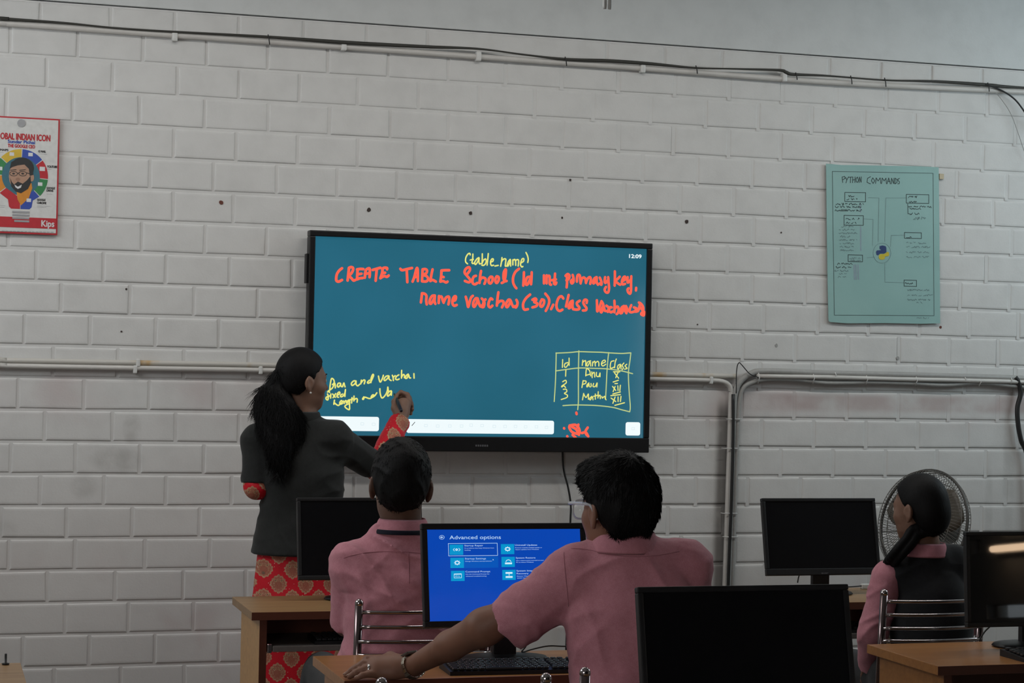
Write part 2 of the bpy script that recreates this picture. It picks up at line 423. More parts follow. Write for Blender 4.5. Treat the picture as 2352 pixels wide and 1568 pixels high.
cb = on_right(on_left(cb))
cbn = tube_obj('cable_bundle', spline(cb, 6), [.0058+.0022*math.sin(i*.21) for i in range(len(spline(cb, 6)))], M['dusty_cable'], 'dusty black cable bundle lying along the top of the long upper conduit', 'cable')
for px, y0, y1 in ((615, 82, 101), (1297, 133, 150), (1597, 153, 168), (1826, 169, 182), (1952, 176, 192), (2030, 181, 198), (2267, 192, 209)):
    a, b = at(px, y0, -.03), at(px+4, y1, -.03)
    MB().tube([a+Vector((0, -.006, .004)), (a+b)/2+Vector((0, -.009, 0)), b+Vector((0, -.004, -.003))], .0022, 6).build('cable_tie', M['cable'], cbn)
tube_obj('loose_cable', spline(px_path([(2262, 194), (2288, 202), (2321, 220), (2345, 245), (2380, 300)], -.035), 8), .0038, M['cable'], 'single black cable curving down from the upper bundle at the far right', 'cable')
tube_obj('thin_wire', spline(px_path([(2280, 205), (2300, 228), (2322, 262), (2340, 310), (2360, 370)], -.02), 8), .0016, M['grey_pipe'], 'thin grey wire dropping beside the loose black cable at the far right', 'wire')
# lower pair, running behind the display
up = px_path([(-60, 825), (0, 827.5), (300, 833), (600, 838), (900, 846), (1200, 852), (1500, 859.5), (1600, 862), (1690, 864)], -.012)
up = on_left(up)
pu = tube_obj('stained_pipe', spline(up, 5), .0112, M['pvc_old'], 'upper of two white wall pipes, streaked with yellow stains, behind the display', 'pipe')
lo = px_path([(-60, 837), (0, 839.5), (300, 845), (600, 850), (900, 858), (1200, 864), (1500, 870.5), (1620, 873), (1655, 875), (1672, 882), (1679, 897), (1678, 930), (1671, 1150), (1663, 1400), (1656, 1620)], -.0165)
lo = on_left(lo)
pl = tube_obj('bent_pipe', spline(lo, 5), .0105, M['pvc'], 'lower of two white wall pipes, bending down the wall right of the display', 'pipe')
for px, py, q in ((317, 833, pu), (598, 850, pl), (310, 848, pl), (1632, 873, pl)):
    p = at(px, py, -.013); MB().box((p.x-.008, -.0285, p.z-.016), (p.x+.008, -.002, p.z+.016), .005).build('pipe_clip', M['white'], q)
gp = px_path([(2400, 872), (2330, 868), (2200, 864), (2050, 860), (1900, 857), (1760, 852), (1725, 858), (1700, 876), (1688, 905), (1684, 960), (1678, 1150), (1670, 1400), (1662, 1620)], -.02)
g = tube_obj('wide_conduit', spline(gp, 6), .0135, M['grey_pipe'], 'grey conduit bending from the wall run down beside the white bent pipe', 'pipe')
wp = px_path([(2400, 880), (2335, 876.5), (2200, 873), (2050, 870), (1900, 866), (1738, 863.5)], -.03)
w_ = tube_obj('straight_pipe', spline(wp, 4), .0098, M['pvc'], 'straight white pipe tied between grey conduits right of the display', 'pipe')
sg = px_path([(2400, 890), (2335, 887), (2250, 879), (2170, 884), (2090, 880), (2000, 878), (1900, 879), (1830, 872), (1760, 871), (1722, 880), (1704, 896), (1697, 930), (1693, 1000), (1686, 1200), (1676, 1500), (1672, 1620)], -.02)
s_ = tube_obj('sagging_hose', spline(sg, 6), .0098, M['grey_pipe'], 'grey corrugated hose sagging along the lowest of the right wall pipes', 'hose')
vb = px_path([(1684, 905), (1684, 1000), (1680, 1150), (1673, 1330), (1666, 1600)], -.034)
tube_obj('black_drop_cable', spline(vb, 6), .0072, M['cable'], 'black cable running down the vertical pipes right of the display', 'cable')
for px, y0, y1, q in ((1742, 855, 878, w_), (1868, 858, 878, w_), (1918, 855, 868, w_), (1990, 862, 880, w_), (2104, 864, 882, w_), (2216, 866, 876, w_), (2250, 870, 884, w_), (2322, 866, 882, w_)):
    a, b = at(px, y0, -.03), at(px, y1, -.03)
    MB().tube([a+Vector((0, .004, .004)), (a+b)/2+Vector((0, -.0125, 0)), b+Vector((0, .004, -.004))], .0024, 6).build('cable_tie', M['white'], w_)
for x0, x1, y in ((1670, 1702, 962), (1660, 1690, 1029), (1658, 1690, 1178), (1662, 1692, 1232)):
    a, b = at(x0, y, -.02), at(x1, y, -.02)
    MB().tube([a+Vector((0, .012, 0)), a+Vector((0, -.014, 0)), b+Vector((0, -.016, 0)), b+Vector((0, .012, 0))], .0022, 6).build('cable_tie', M['white'], pl)
tube_obj('thin_loop_wire', spline(px_path([(1691, 903), (1692, 850), (1697, 833), (1704, 838), (1722, 858), (1742, 867)], -.04), 8), .0022, M['cable'], 'thin black wire making a pointed loop above the pipe corner', 'wire')
rb = px_path([(2332, 866), (2340, 880), (2344, 905), (2337, 935), (2338, 970), (2345, 1010), (2362, 1070), (2370, 1300), (2376, 1500)], -.03)
tube_obj('hanging_cable', spline(rb, 8), .011, M['cable'], 'thick black cable hanging down the wall at the right edge', 'cable')
# the paired white rods hanging at the very top
hb = at(1395, 0, -2.0)
t = empty('hanging_hook', (hb.x, -2.0, hb.z), 'pale twin rod fitting hanging into view at the top edge', 'fitting')
for dx in (-.0085, .0085):
    MB().tube([(dx, 0, ZC-hb.z), (dx, 0, -.02), (dx*.9, 0, -.029)], [.0065, .0065, .005], 12).build('rod', M['white'], t)
MB().box((-.02, -.012, ZC-hb.z-.04), (.02, .012, ZC-hb.z), .004).build('ceiling_bracket', M['white'], t)

# ------------------------------------------------------------------ interactive display on the wall
TVX, TVZ, TW, TH, TY = 1.4855, 2.1179, 1.4285, .8035, -.078
# pen strokes were read off enlarged views: (x offset, y offset, scale)
def tv(px, py):
    p = at(px, py, TY); return (p.x-TVX, p.z-TVZ)
tvr = empty('interactive_display', (TVX, TY, TVZ), 'wide wall display with a teal board full of red and yellow handwriting', 'display')
mb = MB()
fx0, fx1, fz0, fz1 = -.024, TW+.024, -TH-.062, .024
for lo, hi in (((fx0, -.012, 0), (fx1, .048, fz1)), ((fx0, -.012, fz0), (fx1, .048, -TH)), ((fx0, -.012, -TH), (0, .048, 0)), ((TW, -.012, -TH), (fx1, .048, 0))):
    mb.box(lo, hi, .004)
mb.box((0, .006, -TH), (TW, .048, 0))
mb.build('bezel', M['bezel'], tvr)
for xa in (.35, TW-.45): MB().box((xa, .046, -.42), (xa+.10, .0765, -.20), .003).build('wall_bracket', M['bezel2'], tvr)
MB().box((fx0-.009, .01, -.19), (fx0, .05, -.07), .003).build('side_speaker', M['bezel2'], tvr)
mm = Mat('teal_board', (.01, .03, .04), .07, 0, .5); _, x_, y_, z_ = mm.coord()
tint = mm.noise(1.6, 2)
mm.set('Emission Color', mm.mix(tint.step(.3, .7), (.014, .108, .165), (.018, .125, .195))).set('Emission Strength', 1)
scr = MB().box((0, 0, -TH), (TW, .006, 0)).build('screen', mm.m, tvr)
M['red_ink'] = lit('red_ink', (1.0, .125, .075)); M['yellow_ink'] = lit('yellow_ink', (.80, .78, .20)); M['pale_ink'] = lit('faded_yellow_ink', (.50, .60, .24)); M['ui_white'] = lit('toolbar_white', (.86, .95, .97)); M['ui_grey'] = lit('toolbar_icons', (.42, .55, .58))
def rrect(x0, z0, x1, z1, r_, n=5):
    out = []
    for cx, cz, a0 in ((x1-r_, z1-r_, 0), (x0+r_, z1-r_, 90), (x0+r_, z0+r_, 180), (x1-r_, z0+r_, 270)):
        for k in range(n+1): a = R(a0+90*k/n); out.append((cx+r_*math.cos(a), cz+r_*math.sin(a)))
    return out
def strokes(name, data, half, m, y=-.0012):
    mb = MB()
    for (ox, oy, k, ss) in data:
        for s in ss:
            pts = [tv(ox+s[i]/k, oy+s[i+1]/k) for i in range(0, len(s), 2)]
            mb.ribbon(spline(pts, 5) if len(pts) > 2 else pts, half, y=y)
    mb.flat_normals(); return mb.build(name, m, scr)
A1, A2, A3, A4, A5 = (760, 570, 7.84), (1040, 570, 9.8), (1260, 570, 9.8), (1260, 800, 7.467), (740, 840, 10.69)
strokes('red_handwriting', [(*A1, [(200,360,150,400,110,460,95,530,100,585,140,600,200,570), (325,350,315,450,300,580), (320,370,350,340,395,350,395,400,360,460,325,490,370,540,405,580,440,570), (480,378,475,470,470,560), (470,380,530,372,585,375), (480,470,550,458), (470,560,520,540,575,535), (610,530,620,430,640,380,690,360,700,400,700,470,695,520), (610,460,695,450), (750,390,820,370,890,350), (825,380,815,480,805,585), (920,370,960,350,1010,355,1010,380), (930,380,920,450,890,540), (920,450,975,440), (900,530,960,500,1005,515,1040,490), (1250,370,1280,395,1370,375,1460,355), (1365,390,1370,500,1375,610), (1470,600,1500,520,1540,370,1560,370,1565,480,1565,590), (1500,520,1560,510), (1650,380,1645,480,1640,590), (1650,380,1700,375,1730,400,1715,450,1660,480,1720,500,1750,550,1720,595,1640,595), (1830,380,1810,470,1790,590), (1790,590,1830,570,1890,600), (1990,400,1985,500,1970,600), (1990,400,2060,395,2130,395), (1985,510,2030,520), (1970,600,2020,590,2070,615,2100,600), (1640,810,1630,900,1620,975), (1640,810,1690,820,1720,860,1715,940,1725,1010), (1870,850,1820,860,1780,930,1780,990,1810,990,1860,900,1870,860,1865,950,1880,1000), (1945,860,1940,985), (1945,880,1990,870,2010,930,2030,980), (2030,970,2070,890,2120,870,2130,920,2115,1010), (2190,950,2240,930,2250,870,2220,870,2190,930,2190,1000,2220,1035,2265,1020)]),
 (*A2, [(330,570,380,500,380,440,340,430,280,480,265,550,310,610,370,680,395,730,360,765,270,735), (520,620,470,640,440,720,450,790,500,810,550,780), (635,510,615,620,600,780), (605,720,660,660,730,680,735,740,710,800), (850,640,810,690,810,770,850,790,890,730,890,650,850,640), (990,630,960,680,960,750,990,780,1030,720,1030,650,990,630), (1100,780,1150,750,1180,650,1195,500,1180,480,1145,550,1140,680,1170,740,1210,735), (1490,460,1410,530,1360,640,1355,760,1390,850,1430,900), (1600,540,1595,680,1585,840), (1730,640,1670,660,1640,750,1650,820,1690,800,1735,700), (1775,540,1770,680,1760,810), (2050,610,2050,790), (2110,610,2110,790), (2110,640,2170,620,2180,700,2180,800,2210,820), (2300,570,2290,700,2275,790,2310,810,2330,770), (2225,720,2320,700), (290,1090,320,1200,345,1320,380,1200,410,1110,450,1070), (560,1130,510,1130,460,1220,460,1300,490,1310,540,1220,560,1150,590,1250,620,1310), (650,1130,690,1180,680,1260,640,1310,690,1320,710,1240,700,1180,735,1150), (890,1150,850,1130,810,1210,800,1290,840,1330,890,1290), (1025,990,1005,1130,990,1290), (1000,1240,1060,1190,1130,1190,1140,1250,1105,1330), (1290,1160,1250,1160,1200,1240,1200,1310,1230,1320,1280,1240,1300,1180,1330,1260,1360,1320), (1430,1160,1455,1220,1440,1290,1390,1310,1420,1330,1450,1280), (1740,1040,1650,1120,1590,1220,1580,1310,1610,1380,1690,1370), (1790,1160,1850,1130,1880,1160,1830,1210,1900,1240,1880,1300,1790,1330), (2000,1160,1970,1220,1970,1300,2010,1310,2050,1240,2050,1170,2000,1150), (2080,1020,2150,1110,2170,1200,2140,1310,2090,1410), (2260,1270,2210,1370)]),
 (*A3, [(380,620,430,580,470,620,450,690,400,720), (410,640,415,750,405,880), (540,600,560,680,555,760,520,790,500,740,540,700), (635,750,640,650,660,600,700,610,710,700,720,790), (720,780,750,680,800,660,830,700,840,780), (840,770,880,680,930,650,950,700,935,800), (1080,650,1030,680,1000,760,1010,790,1050,750,1080,660,1080,760,1110,820), (1150,660,1190,760,1185,820,1150,790), (1270,650,1260,740,1280,780,1330,720), (1340,650,1350,780,1360,900,1340,990,1290,990,1260,930,1290,870), (1490,520,1490,680,1485,840), (1600,640,1540,700,1500,730,1560,790,1610,820), (1660,740,1720,700,1720,640,1680,660,1650,740,1660,810,1720,800), (1780,650,1770,740,1790,770,1850,700), (1860,630,1855,780,1855,930,1835,1020,1790,990,1775,930,1800,900), (1970,890,1965,950), (330,1130,290,1080,230,1110,190,1200,175,1300,200,1380,250,1410,310,1380), (450,1050,420,1180,390,1310), (540,1180,490,1210,450,1310,460,1350,510,1300,540,1200,535,1300,550,1370), (700,1180,640,1220,640,1270,690,1330,680,1370,620,1380,550,1370), (855,1230,860,1170,810,1160,780,1220,810,1290,850,1340,840,1390,770,1400), (1085,1170,1090,1300,1095,1420,1140,1330,1190,1190), (1190,1190,1230,1280,1170,1400,1190,1440,1230,1340,1240,1300,1260,1400,1290,1410), (1300,1290,1350,1340,1330,1430), (1420,1330,1380,1330,1360,1400,1400,1440,1440,1420), (1480,1180,1485,1300,1480,1440), (1490,1350,1550,1310,1575,1370,1560,1450,1530,1480), (1690,1300,1640,1340,1610,1450,1650,1450,1690,1350,1700,1300,1720,1400,1750,1460), (1740,1300,1770,1380,1750,1450), (1860,1280,1830,1350,1820,1420,1860,1440,1940,1420), (1920,1330,1980,1360,1940,1420,2010,1410,2040,1320,2060,1230), (2030,1220,2090,1260,2130,1340,2120,1420,2080,1480,2140,1510,2150,1430), (2060,1330,2120,1400)]),
 (*A4, [(475,1100,480,1125), (360,1320,460,1310,520,1370,530,1450,480,1460,400,1430,355,1360,360,1320), (400,1345,470,1385,520,1480), (510,1305,495,1350), (263,1366,267,1372), (410,1480,465,1530), (318,1504,322,1509), (570,1450,600,1440), (670,1355,630,1420,645,1470,680,1505), (640,1440,665,1475)])], .0054, M['red_ink'], -.0012)
strokes('yellow_handwriting', [(*A2, [(390,150,380,115,340,130,300,190,285,250,290,310,330,350), (450,130,445,250,430,320,450,345,480,330), (390,265,460,250), (585,210,540,240,490,320,510,365,560,300,590,220,585,300,600,350,625,345), (662,125,660,250,655,350), (655,340,690,270,735,240,750,290,730,350,690,385,650,380), (797,120,785,250,770,380), (860,310,900,290,910,245,880,240,850,290,850,350,870,390,915,380), (945,400,1020,385), (1105,210,1095,300,1075,405), (1095,300,1140,245,1190,245,1185,330,1180,400,1215,400), (1290,250,1250,300,1225,380,1240,400,1280,320,1295,260,1300,400), (1350,260,1350,375), (1350,280,1390,250,1410,290,1415,385), (1410,280,1450,255,1480,280,1470,400), (1535,330,1590,290,1595,235,1560,240,1530,310,1525,380,1550,420,1575,410), (1645,95,1680,170,1695,250,1685,320)]),
 (*A5, [(130,640,180,600,195,470,220,330,250,310,290,360,290,450,250,540,190,590), (250,460,300,420,320,480,320,540), (150,610,180,650), (430,420,390,430,370,490,400,520,440,470,450,430,460,500,500,510), (500,500,530,420,545,470,560,515), (830,370,770,370,715,430,735,480,800,440,830,380,830,450,870,490,920,450), (960,350,945,440), (950,420,1010,350,1050,360,1030,440), (1160,350,1110,400,1130,425,1190,390,1240,290,1260,230,1240,210,1200,300,1195,410), (1380,250,1400,350,1430,395,1480,300,1500,230), (1620,240,1560,260,1515,330,1540,360,1600,310,1640,250,1640,320,1690,360), (1720,230,1740,290,1745,360), (1740,280,1790,240), (1880,220,1820,260,1800,320,1840,340,1890,320), (1950,110,1945,220,1945,300), (1945,280,1990,210,2020,240,2015,290), (2110,200,2060,240,2040,300,2080,300,2120,220,2140,290,2170,295), (2250,190,2255,300), (130,690,145,740,140,830,100,820,100,770,200,730), (210,690,205,790), (255,690,320,770), (330,680,265,780), (360,730,430,680,420,640,380,670,360,750,400,770), (500,690,450,720,460,760,520,730,560,650,570,580), (565,600,555,750), (300,840,285,940,300,910,350,950,400,970,440,930), (440,930,490,890,470,850,430,900,450,940,500,920), (520,860,540,920), (540,890,580,850,590,910), (660,830,610,870,620,900,660,860,670,840,670,960,670,1060,640,1070,570,1020,560,980,620,940,660,930), (730,780,720,910), (690,830,760,810), (780,740,775,860), (775,840,830,800,860,820,855,890), (1020,760,990,810,1010,820,1040,770,1090,780,1150,800,1200,790,1270,730,1240,710,1200,760,1230,770,1290,730,1340,660), (1415,560,1420,660,1450,770,1490,780,1560,700,1600,600,1610,520,1620,600,1640,640), (1690,610,1630,640,1600,720,1620,740,1680,680,1700,620,1695,720)])], .0029, M['yellow_ink'], -.0016)
strokes('table_entries', [(*A4, [(240,190,235,325), (330,240,280,260,270,310,300,320,340,260), (350,165,350,290), (585,200,575,290), (580,240,620,210,635,220,635,300), (720,210,670,230,650,280,670,300,710,230,720,300), (755,230,750,300), (755,250,790,220,800,300), (800,250,840,220,860,250,860,300), (910,260,970,230,960,200,920,220,905,270,930,300,980,270), (1120,210,1070,230,1055,310,1070,340,1120,320), (1160,180,1140,240,1130,330), (1230,270,1190,290,1180,340,1200,350,1235,280,1240,350), (1290,250,1260,290,1280,330,1260,365), (1340,270,1310,300,1345,340,1300,355), (295,370,290,475), (635,470,650,350,700,380,720,470), (640,460,710,440), (740,400,745,500), (745,440,780,410,790,490), (820,410,820,470,860,480,880,420,880,485), (1110,400,1220,400), (1130,420,1200,510), (1190,410,1150,500), (1105,575,1195,545), (1135,603,1180,600), (240,570,290,545,300,590,230,640,225,660,260,640,290,670), (590,550,570,670), (590,555,640,560,630,600,580,615), (690,590,655,630,660,660,690,610,695,655), (725,600,730,640,715,660), (770,600,760,650,800,650,830,590,825,660), (1095,650,1150,720), (1140,650,1105,740), (1185,640,1190,720), (1230,630,1220,725), (1100,780,1230,745), (250,700,300,700,310,740,270,770,320,800,310,840,215,875), (600,770,580,880), (600,780,640,840,680,780,680,870), (740,820,700,860,715,880,750,830,760,880), (800,780,800,870), (770,820,850,800), (850,740,845,850), (845,830,880,800,885,860), (910,820,920,850,960,820,970,860,985,880), (1065,810,1230,790), (1070,850,1150,910), (1140,830,1100,940), (1190,830,1190,910), (1240,820,1230,910), (1135,975,1300,930)])], .0023, M['yellow_ink'], -.0016)
strokes('drawn_table', [(*A4, [(125,80,350,70,515,55,700,60,900,65,1030,75,1250,85,1410,75), (1410,75,1395,200,1370,380,1370,560,1385,800,1400,1000,1390,1085), (1390,1085,1250,1050,1100,1010,850,980,600,970,400,970,245,980), (130,75,125,300,115,600,95,910), (518,40,512,300,510,600,510,900,498,1050), (1030,70,1015,200,1000,400,985,700,975,870), (120,385,300,360,520,335,750,340,1000,350,1250,385,1440,432)])], .0023, M['pale_ink'], -.0012)


for nm, x0, y0, x1, y1, icons in (('toolbar', 690, 955, 870, 990, ((858, 974),)), ('toolbar', 934, 962, 1272, 997, ((1255, 981), (1172, 976), (1107, 976), (1205, 977), (1135, 979))), ('toolbar', 1437, 969, 1470, 1000, ((1455, 984),))):
    a, b = tv(x0, y0), tv(x1, y1)
    if x0 == 690: a = (.004, a[1])
    q = MB().poly(rrect(a[0], b[1], b[0], a[1], .009), y=-.0008).flat_normals().build(nm, M['ui_white'], scr)
M['ui_faint'] = lit('faint_icons', (.70, .82, .86))
for px, py in ((978, 977), (1005, 978), (1033, 978), (1060, 978), (1082, 976), (1107, 977), (1135, 979), (1160, 979), (1184, 979), (1207, 980), (1232, 980), (1255, 981), (858, 974), (832, 973), (1454, 984)):
    q = tv(px, py); MB().ribbon([(q[0]-.006, q[1]-.005), (q[0]+.006, q[1]-.005), (q[0]+.006, q[1]+.005), (q[0]-.006, q[1]+.005), (q[0]-.006, q[1]-.005)], .0010, y=-.0014, n=6).flat_normals().build('toolbar_icon', M['ui_faint'], scr)
a = tv(946, 977); MB().ribbon([a, (a[0]+.012, a[1]+.014)], .0012, y=-.0014).flat_normals().build('pen_icon', M['bezel2'], scr)
mb = MB(); a, b = tv(1445, 592), tv(1473, 592); put_text(mb, '12:09', a[0], b[0], a[1], .0155, y=-.0012, bold=.0008); mb.build('clock_digits', M['ui_white'], scr)
a = tv(1090, 1025); mb = MB()
for k in range(6): mb.box((a[0]+k*.0095, -.0135, a[1]), (a[0]+k*.0095+.007, -.012, a[1]+.008), .001)
mb.build('badge', M['logo'], tvr)
tube_obj('display_power_cable', spline(px_path([(1292, 1030), (1293, 1060), (1296, 1085), (1305, 1120), (1311, 1160), (1310, 1200), (1306, 1330), (1300, 1500)], -.022), 8), .0042, M['cable'], 'black cable hanging from the underside of the wall display', 'cable')

# ------------------------------------------------------------------ posters
def card(root, px):  # quad corner pixels to root-local x,z
    pass
M['paper'] = plain('white_card', (.62, .62, .60), .5); M['p_red'] = plain('print_red', (.47, .025, .035), .5); M['p_blue'] = plain('print_blue', (.035, .075, .36), .5); M['p_black'] = plain('print_black', (.03, .03, .03), .5)
M['p_yellow'] = plain('print_yellow', (.62, .42, .045), .5); M['p_green'] = plain('print_green', (.04, .22, .075), .5); M['p_teal'] = plain('print_teal', (.045, .15, .20), .5); M['p_skin'] = plain('print_skin', (.42, .25, .17), .5); M['p_grey'] = plain('print_grey', (.33, .33, .34), .5); M['p_orange'] = plain('print_orange', (.62, .24, .03), .5); M['p_white'] = plain('print_white', (.66, .66, .66), .5); M['p_line'] = plain('print_small', (.40, .40, .40), .5)
PL, PRt, PT, PBm = .08, .472, 2.543, 2.087
pr = empty('icon_poster', (0, -.012, 0), 'white poster with red border, colour ring lightbulb and bearded face, cut by left edge', 'poster')
def pp(px, py): q = at(px, py, -.012); return (q.x, q.z)
MB().box((PL, -.003, PBm), (PRt, .003, PT), .001).build('card', M['p_red'], pr)
mb = MB().box((PL+.006, -.0045, PBm+.007), (PRt-.006, -.002, PT-.006)); mb.build('sheet', M['paper'], pr)
mb = MB(); c = pp(49, 283); mb.lathe([(.0155, 0), (.0155, .003)], 20, M=Matrix.Translation((c[0], -.0045, c[1])) @ Matrix.Rotation(R(90), 4, 'X')); mb.build('hanging_hole', M['p_grey'], pr)
yy = -.0052
def pt(s, a, b, base, cap, m, bold=.0006, sl=0):
    mb = MB(); p, q = pp(a, base), pp(b, base); put_text(mb, s, p[0], q[0], p[1], cap, y=yy, bold=bold, slope=0); mb.build('lettering', m, pr)
pt('OBAL INDIAN ICON', 1, 115, 319, .024, M['p_red'], .0012); pt('GL', -17, -1, 315, .024, M['p_red'], .0012); pt('Sundar Pichai', 18, 80, 328, .012, M['p_blue'], .0008); pt('THE GOOGLE CEO', 18, 80, 338, .0125, M['p_red'], .0008)
pt('E MAPS', -6, 19, 346, .008, M['p_black']); pt('G MAIL', 88, 105, 350, .008, M['p_black']); pt('YOUTUBE', 108, 131, 385, .0085, M['p_black']); pt('GOOGLE', 107, 126, 434, .008, M['p_black']); pt('DRIVE', 107, 122, 440, .008, M['p_black']); pt('GOOGLE', 85, 104, 461, .008, M['p_black']); pt('CHROME', 85, 106, 468, .008, M['p_black'])
for x0, x1, y in ((88, 108, 354), (108, 118, 389), (107, 120, 446), (85, 115, 473), (85, 106, 476), (-10, 8, 350), (-5, 12, 472), (-5, 10, 476)):
    a, b = pp(x0, y), pp(x1, y); MB().box((a[0], yy, a[1]), (b[0], yy+.0008, a[1]+.0015)).build('small_print', M['p_line'], pr)
# ring of coloured sectors with the bulb's neck
cx, cz = pp(48, 405); KX = 60/583.; KZ = 62/583.
def bulb(t, f=1.0):   # outline of the bulb by angle, 0 at top going clockwise
    a = R(t)
    return (cx+KX*f*math.sin(a), cz+KZ*f*math.cos(a))
mb = MB()
mats = [M['p_blue'], M['p_red'], M['p_green'], M['p_blue'], M['p_red'], M['p_orange'], M['p_green'], M['p_yellow'], M['p_teal'], M['p_white']]
def sector(a0, a1, mi, extra=None):
    pts = [bulb(a0+(a1-a0)*k/8) for k in range(9)] + [bulb(a1+(a0-a1)*k/8, .70) for k in range(9)]
    mb.poly(pts, y=yy, mi=mi)
sector(2, 50, 0); sector(52, 93, 1); sector(95, 134, 2); sector(-48, 0, 7); sector(-88, -50, 6); sector(-128, -90, 5)
nx = 25/583.
zb_ = pp(48, 480)[1]
b1, b1i, b2, b2i = bulb(136), bulb(136, .70), bulb(-130), bulb(-130, .70)
mb.poly([b1i, b1, (cx+nx+.004, zb_+.035), (cx+nx, zb_+.008), (cx+nx-.008, zb_), (cx+.001, zb_), (cx+.001, cz-KZ*.80)], y=yy, mi=3)
mb.poly([(cx-.001, cz-KZ*.80), (cx-.001, zb_), (cx-nx+.008, zb_), (cx-nx, zb_+.008), (cx-nx-.004, zb_+.035), b2, b2i], y=yy, mi=4)
mb.poly([bulb(k*10, .705) for k in range(36)], y=yy+.0004, mi=8)
for px, py, rr in ((70, 355, 5), (97, 388, 6), (92, 423, 5), (27, 354, 5), (66, 460, 5), (0, 387, 5)):
    a = pp(px, py); s = rr/583.; mb.box((a[0]-s, yy-.0004, a[1]-s*.8), (a[0]+s, yy, a[1]+s*.8), .0003, mi=9)
mb.flat_normals(); mb.build('bulb_ring', mats, pr)
mb = MB()   # screw base and red footer
for k in range(4):
    a, b = pp(28+k*1.5 if k > 2 else 28, 484+k*7), pp(67, 490+k*7); mb.box((a[0], yy-.0016, b[1]), (b[0], yy-.0006, a[1]), .0004)
mb.build('bulb_cap', M['p_grey'], pr)
a, b = pp(-40, 502), pp(132, 526); MB().box((PL+.006, yy-.0003, b[1]), (PRt-.006, yy+.0005, b[1]+.041)).build('footer_band', M['p_red'], pr)
yy = -.0060; pt('Kips', 95, 124, 520, .024, M['p_white'], .001); yy = -.0052
mb = MB()
for k in range(14):
    a = pp(4+k*8.6, 531+k*.25); mb.box((a[0], yy, a[1]), (a[0]+.0115, yy+.0006, a[1]+.0035))
mb.build('footer_print', M['p_line'], pr)
# printed face: a generic bearded man with dark glasses
def blob(px, py, rx, rz, rot=0, n=20):
    a = pp(px, py); out = []
    for k in range(n):
        t = 2*math.pi*k/n; u, v = rx/583.*math.cos(t), rz/583.*math.sin(t)
        out.append((a[0]+u*math.cos(rot)-v*math.sin(rot), a[1]+u*math.sin(rot)+v*math.cos(rot)))
    return out
mb = MB(); fm = [M['p_black'], M['p_skin'], M['p_white'], M['p_orange'], plain('print_skin_shade', (.33, .18, .12), .5)]
mb.poly([pp(*q) for q in ((38, 440), (60, 428), (72, 420), (74, 432), (66, 455), (48, 472), (40, 458))], y=yy-.0002, mi=3)
mb.poly(blob(51, 386, 26, 24), y=yy-.0004, mi=0); mb.poly(blob(46, 406, 25, 33, .08), y=yy-.0008, mi=1); mb.poly(blob(73, 408, 5, 9), y=yy-.0006, mi=1)
mb.poly([pp(*q) for q in ((22, 388), (26, 372), (44, 364), (64, 368), (75, 384), (76, 402), (68, 404), (66, 388), (56, 378), (40, 380), (28, 384))], y=yy-.0012, mi=0)
mb.poly([pp(*q) for q in ((23, 408), (27, 418), (32, 424), (41, 417), (52, 422), (62, 414), (70, 404), (71, 420), (64, 434), (48, 444), (36, 440), (26, 428))], y=yy-.0010, mi=0)
mb.poly([pp(*q) for q in ((33, 424), (41, 429), (50, 424), (48, 431), (41, 434), (35, 430))], y=yy-.0012, mi=2)
mb.poly(blob(41, 412, 5, 4), y=yy-.0011, mi=4)
for x in (31, 52):
    mb.poly(blob(x, 399, 3.2, 2.0), y=yy-.0012, mi=0)
    c0 = blob(x, 399, 8.5, 5.2, n=16); mb.ribbon(c0+[c0[0]], .0011, mi=0, y=yy-.0014)
    mb.ribbon([pp(x-7, 391), pp(x+6, 390)], .0014, mi=0, y=yy-.0014)
mb.ribbon([pp(40, 398), pp(44, 398)], .0012, mi=0, y=yy-.0014); mb.ribbon([pp(60, 397), pp(74, 401)], .0014, mi=0, y=yy-.0014)
mb.flat_normals(); mb.build('printed_face', fm, pr)

# hand drawn command chart
ch = empty('command_chart', (0, -.012, 0), 'hand lettered pale green chart of commands taped to the right of the wall', 'chart')
def cp(zx, zy): q = at(1880+zx/3.826, 360+zy/3.824, -.012); return (q.x, q.z)   # read off an enlarged view
M['chart'] = (lambda m: m.set('Base Color', m.mix(m.noise(2.2, 3).step(.3, .7), (.235, .41, .39), (.275, .455, .43))).m)(Mat('green_chart_paper', (.33, .53, .5), .7))
M['pencil'] = plain('pencil', (.055, .085, .085), .8); M['faint'] = plain('faint_pencil', (.17, .27, .27), .8); M['py_blue'] = plain('felt_blue', (.02, .045, .15), .7); M['py_yellow'] = plain('felt_yellow', (.55, .45, .03), .7); M['lilac'] = plain('lilac_marker', (.25, .34, .38), .8)
cs = [(66, 60), (200, 72), (400, 74), (650, 80), (900, 84), (1055, 92), (1058, 400), (1062, 800), (1066, 1200), (1068, 1462), (900, 1466), (600, 1460), (250, 1462), (100, 1450), (88, 1440), (80, 1100), (72, 600)]
mb = MB(); mb.prism([cp(*q) for q in cs], -.0015, .001); mb.build('sheet', M['chart'], ch)
def cl(name, segs, half, m, y=-.0022):
    mb = MB()
    for s in segs: mb.ribbon([cp(s[i], s[i+1]) for i in range(0, len(s), 2)], half, y=y, n=6)
    mb.flat_normals(); mb.build(name, m, ch)
cl('ruled_border', [(120, 128, 1005, 145, 1010, 800, 1013, 1395, 600, 1392, 138, 1390, 130, 900, 120, 128)], .0010, M['pencil'])
